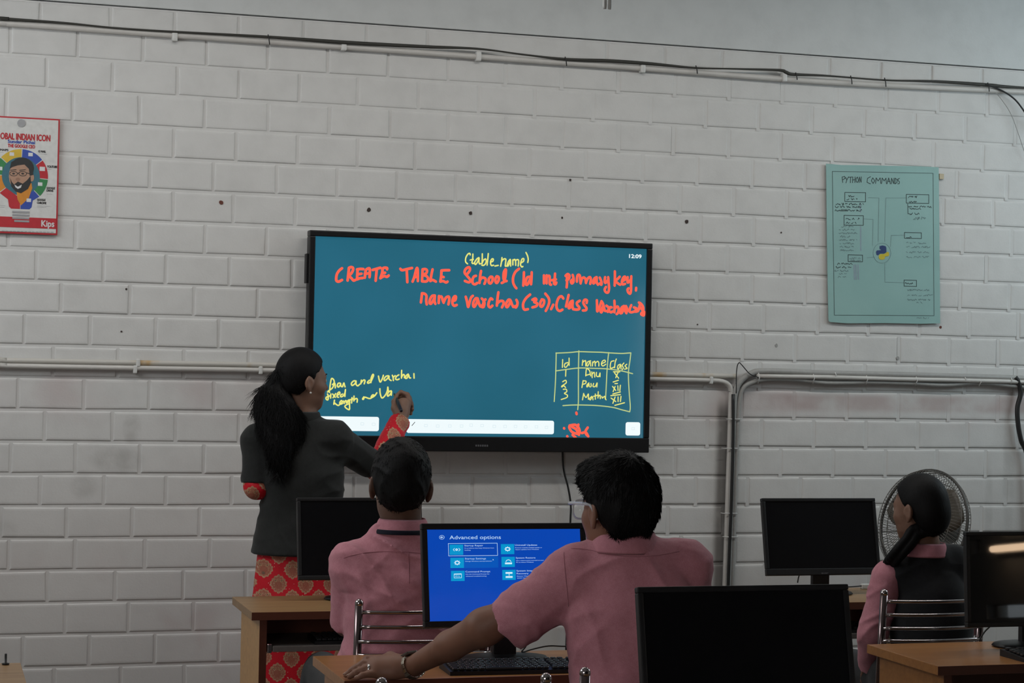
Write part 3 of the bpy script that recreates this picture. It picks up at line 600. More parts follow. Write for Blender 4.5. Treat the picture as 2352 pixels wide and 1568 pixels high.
cl('title_word', [(206, 178, 211, 226), (206, 178, 228, 172, 232, 190, 211, 202), (236, 180, 247, 203, 262, 176), (247, 203, 240, 230), (264, 180, 296, 178), (280, 179, 278, 228), (300, 178, 298, 228), (320, 176, 318, 226), (298, 203, 319, 201), (340, 178, 328, 192, 330, 220, 342, 224, 350, 206, 340, 178), (356, 226, 358, 178, 372, 224, 374, 176)], .0016, M['pencil'])
cl('title_word', [(455, 175, 428, 190, 425, 225, 455, 238), (475, 185, 462, 210, 478, 234, 492, 210, 475, 185), (500, 234, 505, 185, 522, 212, 540, 185, 545, 234), (552, 236, 558, 186, 575, 212, 590, 188, 596, 236), (600, 238, 615, 186, 630, 238), (606, 216, 626, 216), (638, 238, 640, 188, 660, 236, 662, 188), (672, 188, 670, 238, 688, 226, 690, 202, 672, 188), (710, 190, 696, 196, 698, 210, 710, 220, 708, 236, 694, 238)], .0016, M['pencil'])
def rect(x0, y0, x1, y1): return (x0, y0, x1, y0+3, x1, y1, x0, y1-3, x0, y0)
for q in (rect(230, 312, 412, 395), rect(222, 514, 392, 602), rect(258, 860, 385, 922), rect(770, 330, 967, 410), rect(754, 664, 902, 718), rect(750, 1082, 860, 1138), (782, 415, 784, 500, 800, 500)): cl('heading_box', [q], .0014, M['pencil'])
for q in ((435, 358, 530, 362, 522, 745), (395, 545, 478, 550, 472, 780), (770, 362, 590, 362, 580, 745), (752, 688, 636, 690, 632, 790), (580, 935, 582, 1100, 750, 1106), (425, 886, 490, 880), tuple(q for k in range(25) for q in (556+78*math.cos(k*.2618), 845+88*math.sin(k*.2618)))): cl('connector', [q], .0009, M['faint'])
rs = random.Random(4)
def scrawl(x0, x1, y, h):
    pts = []; x = x0
    while x < x1:
        pts += [x, y+rs.uniform(-h, h)]; x += rs.uniform(3, 8)
        if rs.random() < .12 and len(pts) > 5: yield tuple(pts); pts = []; x += 10
    if len(pts) > 3: yield tuple(pts)
def lines(rows): return [s for r_ in rows for s in scrawl(*r_)]
for q in ([(262, 315, 345, 9), (245, 340, 372, 8), (150, 395, 415, 9), (145, 390, 440, 9), (143, 380, 470, 9), (240, 320, 545, 9), (345, 360, 545, 9), (240, 345, 580, 8), (790, 870, 352, 9), (900, 905, 365, 12), (795, 865, 398, 9), (790, 995, 440, 8), (800, 900, 458, 7), (800, 890, 500, 9), (770, 820, 706, 7), (760, 830, 1110, 9), (165, 300, 940, 8), (150, 290, 970, 8)]): cl('note_line', list(scrawl(*q)), .0013, M['pencil'])
for q in ([(200, 305, 612, 9), (180, 315, 640, 8), (178, 340, 670, 8), (190, 280, 700, 8), (180, 340, 730, 8), (185, 310, 760, 8), (185, 310, 790, 8), (190, 310, 820, 8), (270, 370, 890, 9), (275, 375, 912, 8), (140, 260, 1000, 8), (180, 250, 1030, 8), (170, 250, 1055, 8), (830, 960, 540, 14), (770, 855, 755, 9), (875, 960, 760, 8), (770, 985, 792, 8), (770, 970, 838, 8), (770, 970, 880, 8), (780, 970, 1170, 8), (780, 1005, 1215, 8), (780, 980, 1255, 8), (860, 915, 1280, 8), (860, 970, 1415, 7)]): cl('faint_note_line', list(scrawl(*q)), .0012, M['faint'])
for q in ((368, 615, 370, 822), (365, 410, 368, 485), (325, 950, 330, 1075), (345, 950, 350, 1075), (310, 950, 315, 1075)): cl('marker_strip', [q], .0035, M['lilac'], -.0018)
mb = MB()
mb.prism([cp(*q) for q in ((535, 785), (560, 778), (588, 785), (594, 800), (594, 838), (575, 850), (540, 850), (524, 862), (522, 866), (508, 860), (504, 835), (512, 822), (555, 818), (536, 810))], -.0026, -.001, mi=0)
mb.prism([cp(*q) for q in ((528, 870), (540, 855), (575, 853), (596, 842), (598, 834), (616, 838), (620, 862), (612, 872), (580, 876), (582, 895), (560, 905), (535, 900), (528, 888))], -.0026, -.001, mi=1)
mb.build('snake_emblem', [M['py_blue'], M['py_yellow']], ch)
mb = MB(); a = cp(1085, 172); mb.box((a[0]-.012, -.0005, a[1]-.012), (a[0]+.010, .012, a[1]+.012), .001); mb.build('tape_scrap', plain('old_tape', (.50, .42, .28), .5), ch)

# ------------------------------------------------------------------ desks
def desk(loc, label, wd=.87, dp=.455, top='wood_top', lab2=None):
    t = empty('computer_desk', loc, label, 'desk', 'laminate computer desks')
    mb = MB(); mb.box((0, 0, .722), (wd, dp, .75), .002); mb.build('desk_top', M[top], t)
    MB().box((-.0012, -.0012, .7225), (wd+.0012, .0006, .7495), .0004).build('front_edging', M['wood_edge'], t)
    sd = M['wood_side'] if top == 'wood_top' else M['wood_orange']
    for xa in (.03, wd-.055):
        p = MB().box((xa, .02, 0), (xa+.025, dp-.03, .722), .001).build('side_panel', sd, t)
        MB().box((xa, .0185, 0), (xa+.025, .0205, .721)).build('panel_edging', M['wood_edge'], p)
    MB().box((.055, dp-.075, .565), (wd-.055, dp-.058, .722)).build('back_apron', M['wood_edge'], t)
    MB().box((.075, .005, .612), (wd-.075, .33, .632), .002).build('keyboard_tray', M['tray'], t)
    for xa in (.055, wd-.075):
        MB().box((xa+.002, .01, .608), (xa+.018, .32, .640), .003).build('slide_rail', M['rail_steel'], t)
    return t
d1 = desk((1.076, -1.222, 0), 'laminate computer desk under the leftmost monitor, teacher standing behind it')
d2 = desk((1.092, -2.69, 0), 'laminate computer desk carrying the lit blue monitor and a resting hand', top='wood_orange')
d4 = desk((2.86, -1.225, 0), 'laminate computer desk under the monitor that stands before the wall fan')
d5 = desk((2.86, -2.722, 0), 'orange laminate computer desk at the lower right corner, its left end facing out', top='wood_orange')
d3 = desk((1.16, -4.17, 0), 'laminate computer desk under the nearest dark monitor, below the frame', wd=.87)
d6 = desk((-.62, -2.685, 0), 'laminate computer desk showing only a corner at the bottom left edge', wd=.885)
d6.children[0].data = d6.children[0].data.copy()
p = atz(22, 1522, .75)
t = tag(MB().lathe([(.009, 0), (.011, .004), (.0035, .006), (.0033, .03), (.0025, .031)], 12, (0, 0, 0)).build('desk_peg', M['cable']), 'short black peg standing on the desk corner at the bottom left', 'peg'); t.location = (p.x-.012, -2.262, .75)

# ------------------------------------------------------------------ monitors
def monitor(name, loc, zb, label, W=.486, H=.298, tilt=12, panel='panel_off', chin=.016, logo=False, neck_dx=0, base='oval', b=.013):
    """loc: on the desk, below the middle of the screen"""
    t = empty(name, (loc[0], loc[1], .75), label, 'monitor', 'desktop monitors')
    T = Matrix.Translation((0, 0, zb-.75)) @ Matrix.Rotation(-R(tilt), 4, 'X')
    mb = MB()
    for lo, hi in (((-W/2, 0, 0), (W/2, .022, chin)), ((-W/2, 0, H-b), (W/2, .022, H)), ((-W/2, 0, chin), (-W/2+b, .022, H-b)), ((W/2-b, 0, chin), (W/2, .022, H-b))): mb.box(lo, hi, .003, M=T)
    mb.box((-W/2+.004, .012, .004), (W/2-.004, .024, H-.004), .004, M=T); mb.box((-W*.30, .02, H*.18), (W*.30, .05, H*.75), .015, M=T)
    mb.build('casing', M['bezel2'], t)
    s = MB().box((-W/2+b-.001, .0035, chin-.001), (W/2-b+.001, .012, H-b+.001), M=T).build('screen', M[panel], t)
    MB().box((-.035+neck_dx, .03, .012), (.035+neck_dx, .055, zb-.75+.10), .004).build('stand_neck', M['bezel2'], t)
    if base == 'oval':
        mb = MB(); mb.lathe([(.10, 0), (.105, .004), (.10, .010), (.045, .016), (0.02, .0165)], 40); bm_ = mb.bm
        for v in bm_.verts: v.co.x = v.co.x*1.25+neck_dx; v.co.y = v.co.y*.85+.035
        mb.build('stand_base', M['bezel'], t)
    if logo:
        mb = MB(); put_text(mb, logo, -.014, .016, .0045, .0062, y=-.0003, bold=.0003); bmesh.ops.transform(mb.bm, matrix=T, verts=list(mb.bm.verts)); mb.build('maker_mark', M['logo'], t)
    MB().box((-W/2+b, .0031, chin-.0035), (W/2-b, .0042, chin-.0022), M=T).build('chin_line', M['logo'] if logo else M['bezel'], t)
    return t, T, s
m1, _, _ = monitor('monitor', (1.519, -.935, .75), .826, 'dark monitor in front of the teacher, behind the first boy', W=.464)
m4, _, _ = monitor('monitor', (3.325, -1.0, .75), .828, 'dark monitor standing alone on the far right desk left of the fan', W=.482, chin=.026, logo='acer')
m3, _, _ = monitor('monitor', (1.713, -3.99, .75), .846, 'nearest dark monitor, large at the bottom of the view', W=.497)
m5, _, _ = monitor('monitor', (3.372, -2.425, .75), .818, 'glossy dark monitor cut by the right edge, reflecting a warm streak', panel='panel_gloss', W=.49, tilt=4)
W2, H2, B2 = .503, .300, .018
m2, T2, s2 = monitor('monitor', (1.629, -2.425, .75), .852, 'monitor lit with a blue options menu in the middle of the class', W=W2, H=H2, b=B2, chin=B2)
M['blue'] = lit('blue_menu', (.003, .058, .42)); M['blue2'] = lit('blue_highlight', (.003, .092, .47)); M['cyan'] = lit('cyan_tile', (.002, .29, .60)); M['ui2'] = lit('menu_text', (.50, .72, .95)); M['ui3'] = lit('menu_small_text', (.22, .42, .80)); M['tile_ico'] = lit('tile_icon', (.62, .82, .95))
s2.data.materials[0] = M['blue']
def sv(zx, zy):    # from an enlarged view of the lit screen to screen-local x,z
    px, py = 970+zx/7.84, 1200+zy/7.84
    u = (px-982-(py-1212)*.028)/351.*(W2-2*B2); v = (py-1212)/212.*(H2-2*B2)
    return (-W2/2+B2+u, H2-B2-v)
def sobj(name, m, fn, y=.0028):
    mb = MB(); fn(mb); bmesh.ops.transform(mb.bm, matrix=T2, verts=list(mb.bm.verts)); return mb.build(name, m, s2)
def stext(s, x0, x1, yb, cap, m, bold=0):
    def fn(mb):
        a, b = sv(x0, yb), sv(x1, yb); put_text(mb, s, a[0], b[0], a[1], cap/7.84/800*.95, y=.0026, bold=bold)
    sobj('menu_text', m, fn)
stext('Advanced options', 488, 1405, 272, 70, M['ui2'])
for s, a, b, y in (('Startup Repair', 752, 1085, 404), ('Startup Settings', 760, 1135, 644), ('Command Prompt', 768, 1210, 882), ('Uninstall Updates', 1658, 2060, 402), ('System Restore', 1670, 2025, 638), ('System Image', 1680, 2005, 876), ('Recovery', 1682, 1895, 926)):
    stext(s, a, b, y, 30, M['ui2'])
for s, a, b, y in (('Fix problems that keep Windows from', 754, 1280, 446), ('loading', 756, 860, 482), ('Change Windows startup behavior', 762, 1245, 686), ('Use the Command Prompt for', 770, 1195, 922), ('advanced troubleshooting', 774, 1140, 958), ('Remove recently installed quality or', 1662, 2148, 444), ('feature updates from Windows', 1664, 2088, 478), ('Use a restore point recorded on your', 1674, 2178, 680), ('PC to restore Windows', 1676, 1990, 714), ('Recover Windows using a specific', 1686, 2170, 968), ('system image file', 1688, 1920, 1002)):
    stext(s, a, b, y, 17, M['ui2'])
def quad(mb, x0, y0, x1, y1, y=.0029):
    mb.poly([sv(x0, y0), sv(x1, y0), sv(x1, y1), sv(x0, y1)], y=y); mb.flat_normals()
sobj('highlight_row', M['blue2'], lambda mb: quad(mb, 740, 598, 1355, 800, .0032))
for x0, y0 in ((490, 372), (502, 612), (512, 850), (1404, 368), (1412, 604), (1424, 842)):
    sobj('menu_tile', M['cyan'], lambda mb: quad(mb, x0, y0, x0+240, y0+186))
def outline(mb):
    P = [sv(*q) for q in ((465, 350), (1338, 350), (1344, 576), (472, 578), (465, 350))]; mb.ribbon(P, .0006, y=.0026, n=6); mb.flat_normals()
sobj('selection_frame', M['ui2'], outline)
def ring(mb, cx, cy, rx, ry, half, n=20, y=.0024):
    mb.ribbon([sv(cx+rx*math.cos(2*math.pi*k/n), cy+ry*math.sin(2*math.pi*k/n)) for k in range(n+1)], half, y=y, n=6); mb.flat_normals()
def gear(cx, cy):
    def fn(mb):
        ring(mb, cx, cy, 34, 28, .0013)
        for k in range(8):
            a = k*math.pi/4; mb.ribbon([sv(cx+34*math.cos(a), cy+28*math.sin(a)), sv(cx+50*math.cos(a), cy+40*math.sin(a))], .0012, y=.0024, n=6)
        mb.flat_normals()
    return fn
def eye_icon(mb): mb.ribbon([sv(575, 440), sv(552, 464), sv(575, 488)], .0007, y=.0024, n=6); mb.ribbon([sv(650, 440), sv(675, 464), sv(650, 488)], .0007, y=.0024, n=6); ring(mb, 612, 464, 16, 14, .0012)
def prompt_icon(mb):
    mb.ribbon([sv(566, 906), sv(694, 904), sv(696, 978), sv(568, 980), sv(566, 906)], .0006, y=.0024, n=6); mb.ribbon([sv(566, 914), sv(694, 912)], .0009, y=.0024, n=6)
    mb.flat_normals(); a = sv(588, 960); b = sv(665, 960); put_text(mb, 'C:\\', a[0], b[0], a[1], .0036, y=.0023)
def restore_icon(mb): quad(mb, 1474, 708, 1600, 740, .0024); mb.ribbon([sv(1490, 692), sv(1505, 668), sv(1535, 658), sv(1565, 668), sv(1582, 692)], .0009, y=.0024, n=6); mb.flat_normals()
def image_icon(mb): quad(mb, 1482, 884, 1606, 916, .0024); quad(mb, 1484, 958, 1608, 990, .0024); mb.ribbon([sv(1546, 920), sv(1547, 945)], .0009, y=.0024, n=6); mb.flat_normals()
for fn in (gear(622, 703), gear(1524, 460), eye_icon, prompt_icon, restore_icon, image_icon): sobj('tile_icon', M['tile_ico'], fn)
sobj('back_arrow', M['ui2'], lambda mb: (ring(mb, 352, 236, 44, 36, .0005), mb.ribbon([sv(330, 236), sv(372, 236)], .0011, y=.0024, n=6), mb.ribbon([sv(350, 220), sv(332, 236), sv(350, 252)], .0006, y=.0024, n=6), mb.flat_normals()))
sobj('pointer', M['ui2'], lambda mb: (mb.poly([sv(1255, 640), sv(1256, 668), sv(1266, 660), sv(1278, 664)], y=.0024), mb.flat_normals()))

# ------------------------------------------------------------------ keyboards, cables, small things on the desks
M['keys'] = plain('black_keys', (.020, .021, .023), .26, spec=.6)
def keyboard(loc, rz, label):
    t = empty('keyboard', loc, label, 'keyboard', 'black keyboards', rz)
    mb = MB(); mb.prism([(0, 0), (.44, 0), (.44, .013), (0, .013)], 0, .14); bm_ = mb.bm
    for v in bm_.verts:
        if v.co.z > .005: v.co.z = .011 + v.co.y*.07
    mb.build('case', M['bezel2'], t)
    mb = MB(); rows = [(15, 0), (14, .006), (13, .010), (12, .016), (8, 0)]
    for r_ in range(6):
        y = .126 - r_*.0205 - (.004 if r_ else 0); n = 22; x = .008
        while x < .425:
            wk = .0165
            if r_ == 5 and .09 < x < .12: wk = .105
            elif (r_ in (2, 3, 4)) and (x < .01 or .26 < x < .275): wk = .026
            if r_ != 0 or not (.026 < x < .036): 
                z = .0115 + y*.07
                mb.box((x, y-.0165, z), (x+wk, y, z+.0075), .0022, seg=1)
            x += wk+.0025
            if abs(x-.292) < .012 or abs(x-.352) < .012: x += .008
    mb.build('keys', M['keys'], t); return t
k2 = keyboard((1.395, -2.655, .75), R(-2), 'black keyboard in front of the lit blue monitor')
k1 = keyboard((1.30, -1.20, .632), 0, 'black keyboard on the tray in front of the first boy')
k5 = keyboard((3.16, -2.70, .75), 0, 'black keyboard under the glossy monitor at the right edge')
k4 = keyboard((3.06, -1.20, .632), 0, 'black keyboard on the tray in front of the girl')
vg = empty('monitor_cable', (1.75, -2.37, .75), 'thick black cable with a ferrite lump behind the lit monitor', 'cable')
def rel(o, pts): return [Vector(p)-o.location for p in pts]
P = px_path([(1174, 1483), (1182, 1477), (1196, 1466), (1213, 1455), (1226, 1436), (1232, 1410)], -2.36)
MB().tube(spline(rel(vg, P), 6), .0042, 10).build('lead', M['cable'], vg)
a, b = rel(vg, px_path([(1184, 1476), (1208, 1460)], -2.36)); d = (b-a).normalized()
MB().tube([a, a+d*.003, b-d*.003, b], [.008, .0105, .0105, .008], 14).build('ferrite_lump', M['bezel2'], vg)
tube_obj('thin_power_lead', spline([at(1215, 1440, -2.34), at(1214, 1470, -2.34), at(1207, 1485, -2.34), at(1199, 1497, -2.345), at(1225, 1490, -2.33), at(1260, 1483, -2.33), at(1300, 1484, -2.33), at(1400, 1486, -2.33)], 6), .0022, M['cable'], 'thin black lead trailing behind the lit monitor toward the boy', 'cable')
tube_obj('keyboard_lead', spline([atz(1190, 1518, .756), atz(1150, 1512, .757), atz(1095, 1508, .757), atz(1060, 1510, .757)], 6), .002, M['cable'], 'thin black keyboard lead on the desk before the lit monitor', 'cable')
p = atz(1990, 1352, .75); t = tag(MB().box((-.022, -.012, 0), (.022, .012, .02), .004).build('power_adapter', M['white']), 'small white adapter on the desk behind the girl\'s sleeve', 'adapter'); t.location = (p.x, p.y, .75)
tube_obj('adapter_lead', spline([p+Vector((-.022, 0, .012)), p+Vector((-.07, .01, .008)), p+Vector((-.12, .03, .006)), p+Vector((-.17, .04, .0035))], 6), .0024, M['cable'], 'thin dark lead running left from the white adapter', 'cable')
for nm, pts, lab in (('monitor_lead', [(1838, 1316), (1834, 1326), (1832, 1338)], 'short dark lead hanging left of the far right monitor stand'), ('monitor_lead', [(1903, 1315), (1900, 1324), (1895, 1336)], 'short dark lead hanging right of the far right monitor stand')):
    tube_obj(nm, spline(px_path(pts, -.93), 6), .0025, M['cable'], lab, 'cable')
tube_obj('audio_lead', spline([at(2300, 1385, -2.33), at(2285, 1425, -2.33), at(2262, 1450, -2.335), at(2248, 1472, -2.34)], 6), .0026, M['cable'], 'dark lead hanging behind the glossy right edge monitor', 'cable')

# ------------------------------------------------------------------ steel chairs
def chair(loc, rz, label, wd=.385, top=.885, mirror=1):
    """origin on the floor under the middle of the back; seat toward +y"""
    t = empty('steel_chair', loc, label, 'chair', 'tubular steel chairs', rz)
    for sx in (-1, 1):
        x = sx*wd/2
        p = MB().tube([(x*1.02, -.05, 0), (x*1.01, .02, .25), (x, .035, .46), (x, .02, .65), (x, 0, top-.014)], .0125, 14).build('back_post', M['chrome'], t)
        MB().ball((x, 0, top-.0135), (.0135, .0135, .0145)).build('post_knob', M['rail_steel'], p)
        MB().tube([(x, .43, 0), (x, .42, .43), (x, .40, .445)], .0115, 12).build('front_leg', M['chrome'], t)
        MB().tube([(x, .035, .43), (x, .41, .43)], .0105, 10).build('seat_rail', M['chrome'], t)
        MB().tube([(x*1.02, .01, .18), (x, .425, .18)], .008, 10).build('side_stretcher', M['chrome'], t)
    for z in (.860, .816, .772, .731):
        P = [(-wd/2 + wd*k/12, .004*(1-z)-.032*(1-(2*k/12-1)**2), z) for k in range(13)]
        MB().tube(P, .0062, 10).build('back_rail', M['rail_steel'], t)
    MB().box((-wd/2+.004, .05, .438), (wd/2-.004, .43, .462), .012).build('seat', M['seat'], t)
    return t
c1 = chair((1.457, -2.12, 0), 0, 'steel rail-back chair the boy at the dark monitor sits on', wd=.41, top=.90)
cA = chair((1.176, -3.60, 0), 0, 'steel chair left of the glasses boy, only its knobs showing', top=.905)
cB = chair((1.672, -3.55, 0), 0, 'steel chair under the boy with glasses, one post showing', top=.908)
cG = chair((3.195, -2.08, 0), 0, 'steel rail-back chair the girl in the dark waistcoat sits on', wd=.36, top=.90)

# ------------------------------------------------------------------ fan behind the girl
fc = at(2121, 1203, -.42)
fan = empty('pedestal_fan', (fc.x, fc.y, 0), 'round wire-guarded fan partly hidden by the girl\'s head', 'fan')
M['fan_wire'] = plain('fan_wire', (.15, .14, .125), .4, .6); M['fan_blade'] = plain('fan_blade', (.10, .085, .065), .4); M['fan_dark'] = plain('fan_dark', (.05, .047, .042), .5)
FR = .232
T = Matrix.Translation((0, 0, fc.z)) @ Matrix.Rotation(R(-69), 4, 'Z') @ Matrix.Rotation(R(78), 4, 'X')
def circ(r_, z, n=48): return [Vector((r_*math.cos(2*math.pi*k/n), r_*math.sin(2*math.pi*k/n), z)) for k in range(n+1)]
mb = MB(); mb.tube(circ(FR, 0), .0065, 8, cap=False, M=T); mb.build('guard_rim', M['fan_dark'], fan)
def guard(sgn):
    mb = MB(); n = 96
    for k in range(n):
        a = 2*math.pi*k/n; pts = []
        for r_, z in ((FR, .002), (FR*.97, .03), (FR*.88, .052), (FR*.6, .066), (FR*.26, .072)):
            b = a+(1-r_/FR)*.35; pts.append((r_*math.cos(b), r_*math.sin(b), sgn*z))
        mb.tube(pts, .0011, 5, cap=False, M=T)
    for r_, z in ((FR*.97, .030), (FR*.60, .067), (FR*.8, .059)): mb.tube(circ(r_, sgn*z), .0016, 6, cap=False, M=T)
    return mb
guard(1).build('front_guard', M['fan_wire'], fan); guard(-1).build('rear_guard', M['fan_wire'], fan)
MB().lathe([(.055, .068), (.058, .074), (.03, .078)], 24, M=T).build('guard_badge', M['fan_dark'], fan)
for k in range(3):
    mb = MB(); a0 = k*2.0944+.5; V_ = []
    for i in range(9):
        r_ = .035+(FR*.90-.035)*i/8; wd = .55+.85*math.sin(math.pi*min(1, i/8*.85+.1))
        V_.append([mb.bm.verts.new(T @ Vector((r_*math.cos(a0+wd*(j/5-.5)), r_*math.sin(a0+wd*(j/5-.5)), .02*(j/5-.5)*(1.4-.5*i/8)))) for j in range(6)])
    for i in range(8):
        for j in range(5): f = mb.bm.faces.new((V_[i][j], V_[i+1][j], V_[i+1][j+1], V_[i][j+1])); f.smooth = True
    o = mb.build('blade', M['fan_blade'], fan); md = o.modifiers.new('thick', 'SOLIDIFY'); md.thickness = .003; md.offset = 0
MB().lathe([(.02, -.19), (.055, -.18), (.06, -.10), (.05, -.07), (.04, .03), (.03, .04)], 24, M=T).build('motor', M['fan_dark'], fan)
MB().tube([(0, .05, 0), (0, .05, fc.z-.05)], .015, 14).build('pole', M['fan_dark'], fan)
MB().lathe([(.19, 0), (.19, .02), (.05, .05), (.02, .06)], 36, (0, .05, 0)).build('base', M['fan_dark'], fan)

# ------------------------------------------------------------------ soft solids: one continuous surface from blended shapes
class Vol:
    def __init__(s, lo, hi, h):
        s.h = h; s.lo = np.array(lo, float); s.n = np.ceil((np.array(hi)-s.lo)/h).astype(int)+1
        s.f = np.full(s.n, 1.0, np.float32)
    def _sl(s, lo, hi):
        a = np.clip(np.floor((np.array(lo)-s.lo)/s.h).astype(int), 0, s.n); b = np.clip(np.ceil((np.array(hi)-s.lo)/s.h).astype(int)+1, 0, s.n)
        if np.any(b <= a): return None, None
        ax = [(s.lo[i]+np.arange(a[i], b[i])*s.h).astype(np.float32) for i in range(3)]
        return tuple(slice(a[i], b[i]) for i in range(3)), (ax[0][:, None, None], ax[1][None, :, None], ax[2][None, None, :])
    def op(s, fn, lo, hi, k=.0, mode='add'):
        m = k+3*s.h
        sl, X = s._sl(np.array(lo)-m, np.array(hi)+m)
        if sl is None: return s
        d = fn(*X); f = s.f[sl]
        if mode == 'cut': f, d = -f, d
        if k > 0:
            h = np.maximum(k-np.abs(f-d), 0)/k; r_ = np.minimum(f, d)-h*h*k*.25
        else: r_ = np.minimum(f, d)
        s.f[sl] = -r_ if mode == 'cut' else r_
        return s
    def cap(s, a, b, ra, rb=None, k=.02, mode='add', flat=None):
        """tapered limb from a to b; flat = (axis, factor) thins it along axis"""
        rb = ra if rb is None else rb; a = np.array(a, np.float32); b = np.array(b, np.float32); ba = b-a; L = max(float(ba@ba), 1e-9); rm = max(ra, rb)
        ax = None
        if flat: ax, fc_ = np.array(flat[0], np.float32), flat[1]-1
        def fn(X, Y, Z):
            px, py, pz = X-a[0], Y-a[1], Z-a[2]
            t = np.clip((px*ba[0]+py*ba[1]+pz*ba[2])/L, 0, 1)
            qx, qy, qz = px-t*ba[0], py-t*ba[1], pz-t*ba[2]
            if ax is not None:
                e = (qx*ax[0]+qy*ax[1]+qz*ax[2])*fc_; qx, qy, qz = qx+ax[0]*e, qy+ax[1]*e, qz+ax[2]*e
            return np.sqrt(qx*qx+qy*qy+qz*qz)-(ra+(rb-ra)*t)
        return s.op(fn, np.minimum(a, b)-rm, np.maximum(a, b)+rm, k, mode)
    def chain(s, pts, rs, k=.012, mode='add', flat=None):
        for i in range(len(pts)-1): s.cap(pts[i], pts[i+1], rs[i], rs[i+1], k, mode, flat)
        return s
    def ell(s, c, r_, ax=None, k=.02, mode='add'):
        """ellipsoid, ax = three unit axes"""
        c = np.array(c, np.float32); r_ = np.array(r_, np.float32); A = np.eye(3, dtype=np.float32) if ax is None else np.array(ax, np.float32); m = float(r_.max())
        def fn(X, Y, Z):
            px, py, pz = X-c[0], Y-c[1], Z-c[2]; k0 = 0; k1 = 0
            for i in range(3):
                q = px*A[i, 0]+py*A[i, 1]+pz*A[i, 2]; k0 = k0+(q/r_[i])**2; k1 = k1+(q/(r_[i]*r_[i]))**2
            k0 = np.sqrt(k0); return k0*(k0-1)/np.maximum(np.sqrt(k1), 1e-6)
        return s.op(fn, c-m, c+m, k, mode)
    def half(s, p, n, lo, hi, k=.0):
        """cut away everything on the side n of the plane through p, inside the box"""
        p = np.array(p, np.float32); n = np.array(n, np.float32); n = n/np.linalg.norm(n); sl, X = s._sl(lo, hi)
        if sl is None: return s
        d = (X[0]-p[0])*n[0]+(X[1]-p[1])*n[1]+(X[2]-p[2])*n[2]
        s.f[sl] = np.maximum(s.f[sl], d); return s
    def warp(s, fn, lo=None, hi=None):
        lo = s.lo if lo is None else lo; hi = s.lo+s.n*s.h if hi is None else hi
        sl, X = s._sl(lo, hi); s.f[sl] = s.f[sl]+fn(*X); return s
    def part(s):
        o = Vol(s.lo, s.lo+s.h, s.h); o.n = s.n.copy(); o.f = np.full(s.n, 1.0, np.float32); return o
    def merge(s, o, k=.02):
        h = np.maximum(k-np.abs(s.f-o.f), 0)/k; s.f = (np.minimum(s.f, o.f)-h*h*k*.25).astype(np.float32); return s
    def mesh(s, smooth=1):
        f = s.f; f[0], f[-1], f[:, 0], f[:, -1], f[:, :, 0], f[:, :, -1] = 1, 1, 1, 1, 1, 1
        ins = f < 0; cnt = np.zeros(np.array(f.shape)-1, np.int8)
        cor = [(i, j, k) for i in (0, 1) for j in (0, 1) for k in (0, 1)]
        N = f.shape
        for (i, j, k) in cor: cnt += ins[i:N[0]-1+i, j:N[1]-1+j, k:N[2]-1+k]
        act = np.argwhere((cnt > 0) & (cnt < 8)); vals = np.stack([f[act[:, 0]+i, act[:, 1]+j, act[:, 2]+k] for (i, j, k) in cor], 1)
        P = np.zeros((len(act), 3)); W = np.zeros(len(act))
        for a in range(8):
            for b in range(a+1, 8):
                ca, cb = np.array(cor[a]), np.array(cor[b])
                if np.abs(ca-cb).sum() != 1: continue
                va, vb = vals[:, a], vals[:, b]; m = (va < 0) != (vb < 0); t = va[m]/(va[m]-vb[m])
                P[m] += ca+(cb-ca)*t[:, None]; W[m] += 1
        V = (act+P/W[:, None])*s.h+s.lo
        idx = np.full(cnt.shape, -1, np.int32); idx[act[:, 0], act[:, 1], act[:, 2]] = np.arange(len(act))
        Q = []
        for d in range(3):
            sa = [slice(0, -1) if i == d else slice(1, -1) for i in range(3)]; sb = [slice(1, None) if i == d else slice(1, -1) for i in range(3)]
            A, B = ins[tuple(sa)], ins[tuple(sb)]; E_ = np.argwhere(A != B); 
            if not len(E_): continue
            fl = A[E_[:, 0], E_[:, 1], E_[:, 2]]; u, v = [(1, 2), (2, 0), (0, 1)][d]
            base = E_.copy()
            for i in range(3):
                if i != d: base[:, i] += 1
            def g(du, dv):
                c = base.copy(); c[:, u] += du; c[:, v] += dv; return idx[c[:, 0], c[:, 1], c[:, 2]]
            q = np.stack([g(-1, -1), g(0, -1), g(0, 0), g(-1, 0)], 1); q[~fl] = q[~fl][:, ::-1]; Q.append(q)
        Q = np.concatenate(Q); Q = Q[(Q >= 0).all(1)]
        for _ in range(smooth):
            S = np.zeros_like(V); c = np.zeros(len(V))
            for a, b in ((0, 1), (1, 2), (2, 3), (3, 0)):
                np.add.at(S, Q[:, a], V[Q[:, b]]); np.add.at(S, Q[:, b], V[Q[:, a]]); np.add.at(c, Q[:, a], 1); np.add.at(c, Q[:, b], 1)
            V = V*.5+S/np.maximum(c, 1)[:, None]*.5
        return V, Q
    def build(s, name, m, parent, smooth=1):
        V, Q = s.mesh(smooth); o = np.array(tree_loc(parent)) if parent is not None else 0
        me = bpy.data.meshes.new(name); V = V-o
        me.vertices.add(len(V)); me.vertices.foreach_set('co', V.astype(np.float32).ravel())
        me.loops.add(Q.size); me.loops.foreach_set('vertex_index', Q.astype(np.int32).ravel())
        me.polygons.add(len(Q)); me.polygons.foreach_set('loop_start', (np.arange(len(Q))*4).astype(np.int32))
        try: me.polygons.foreach_set('loop_total', np.full(len(Q), 4, np.int32))
        except Exception: pass
        me.update(calc_edges=True); me.validate()
        return link(name, me, m, parent, smooth=True)

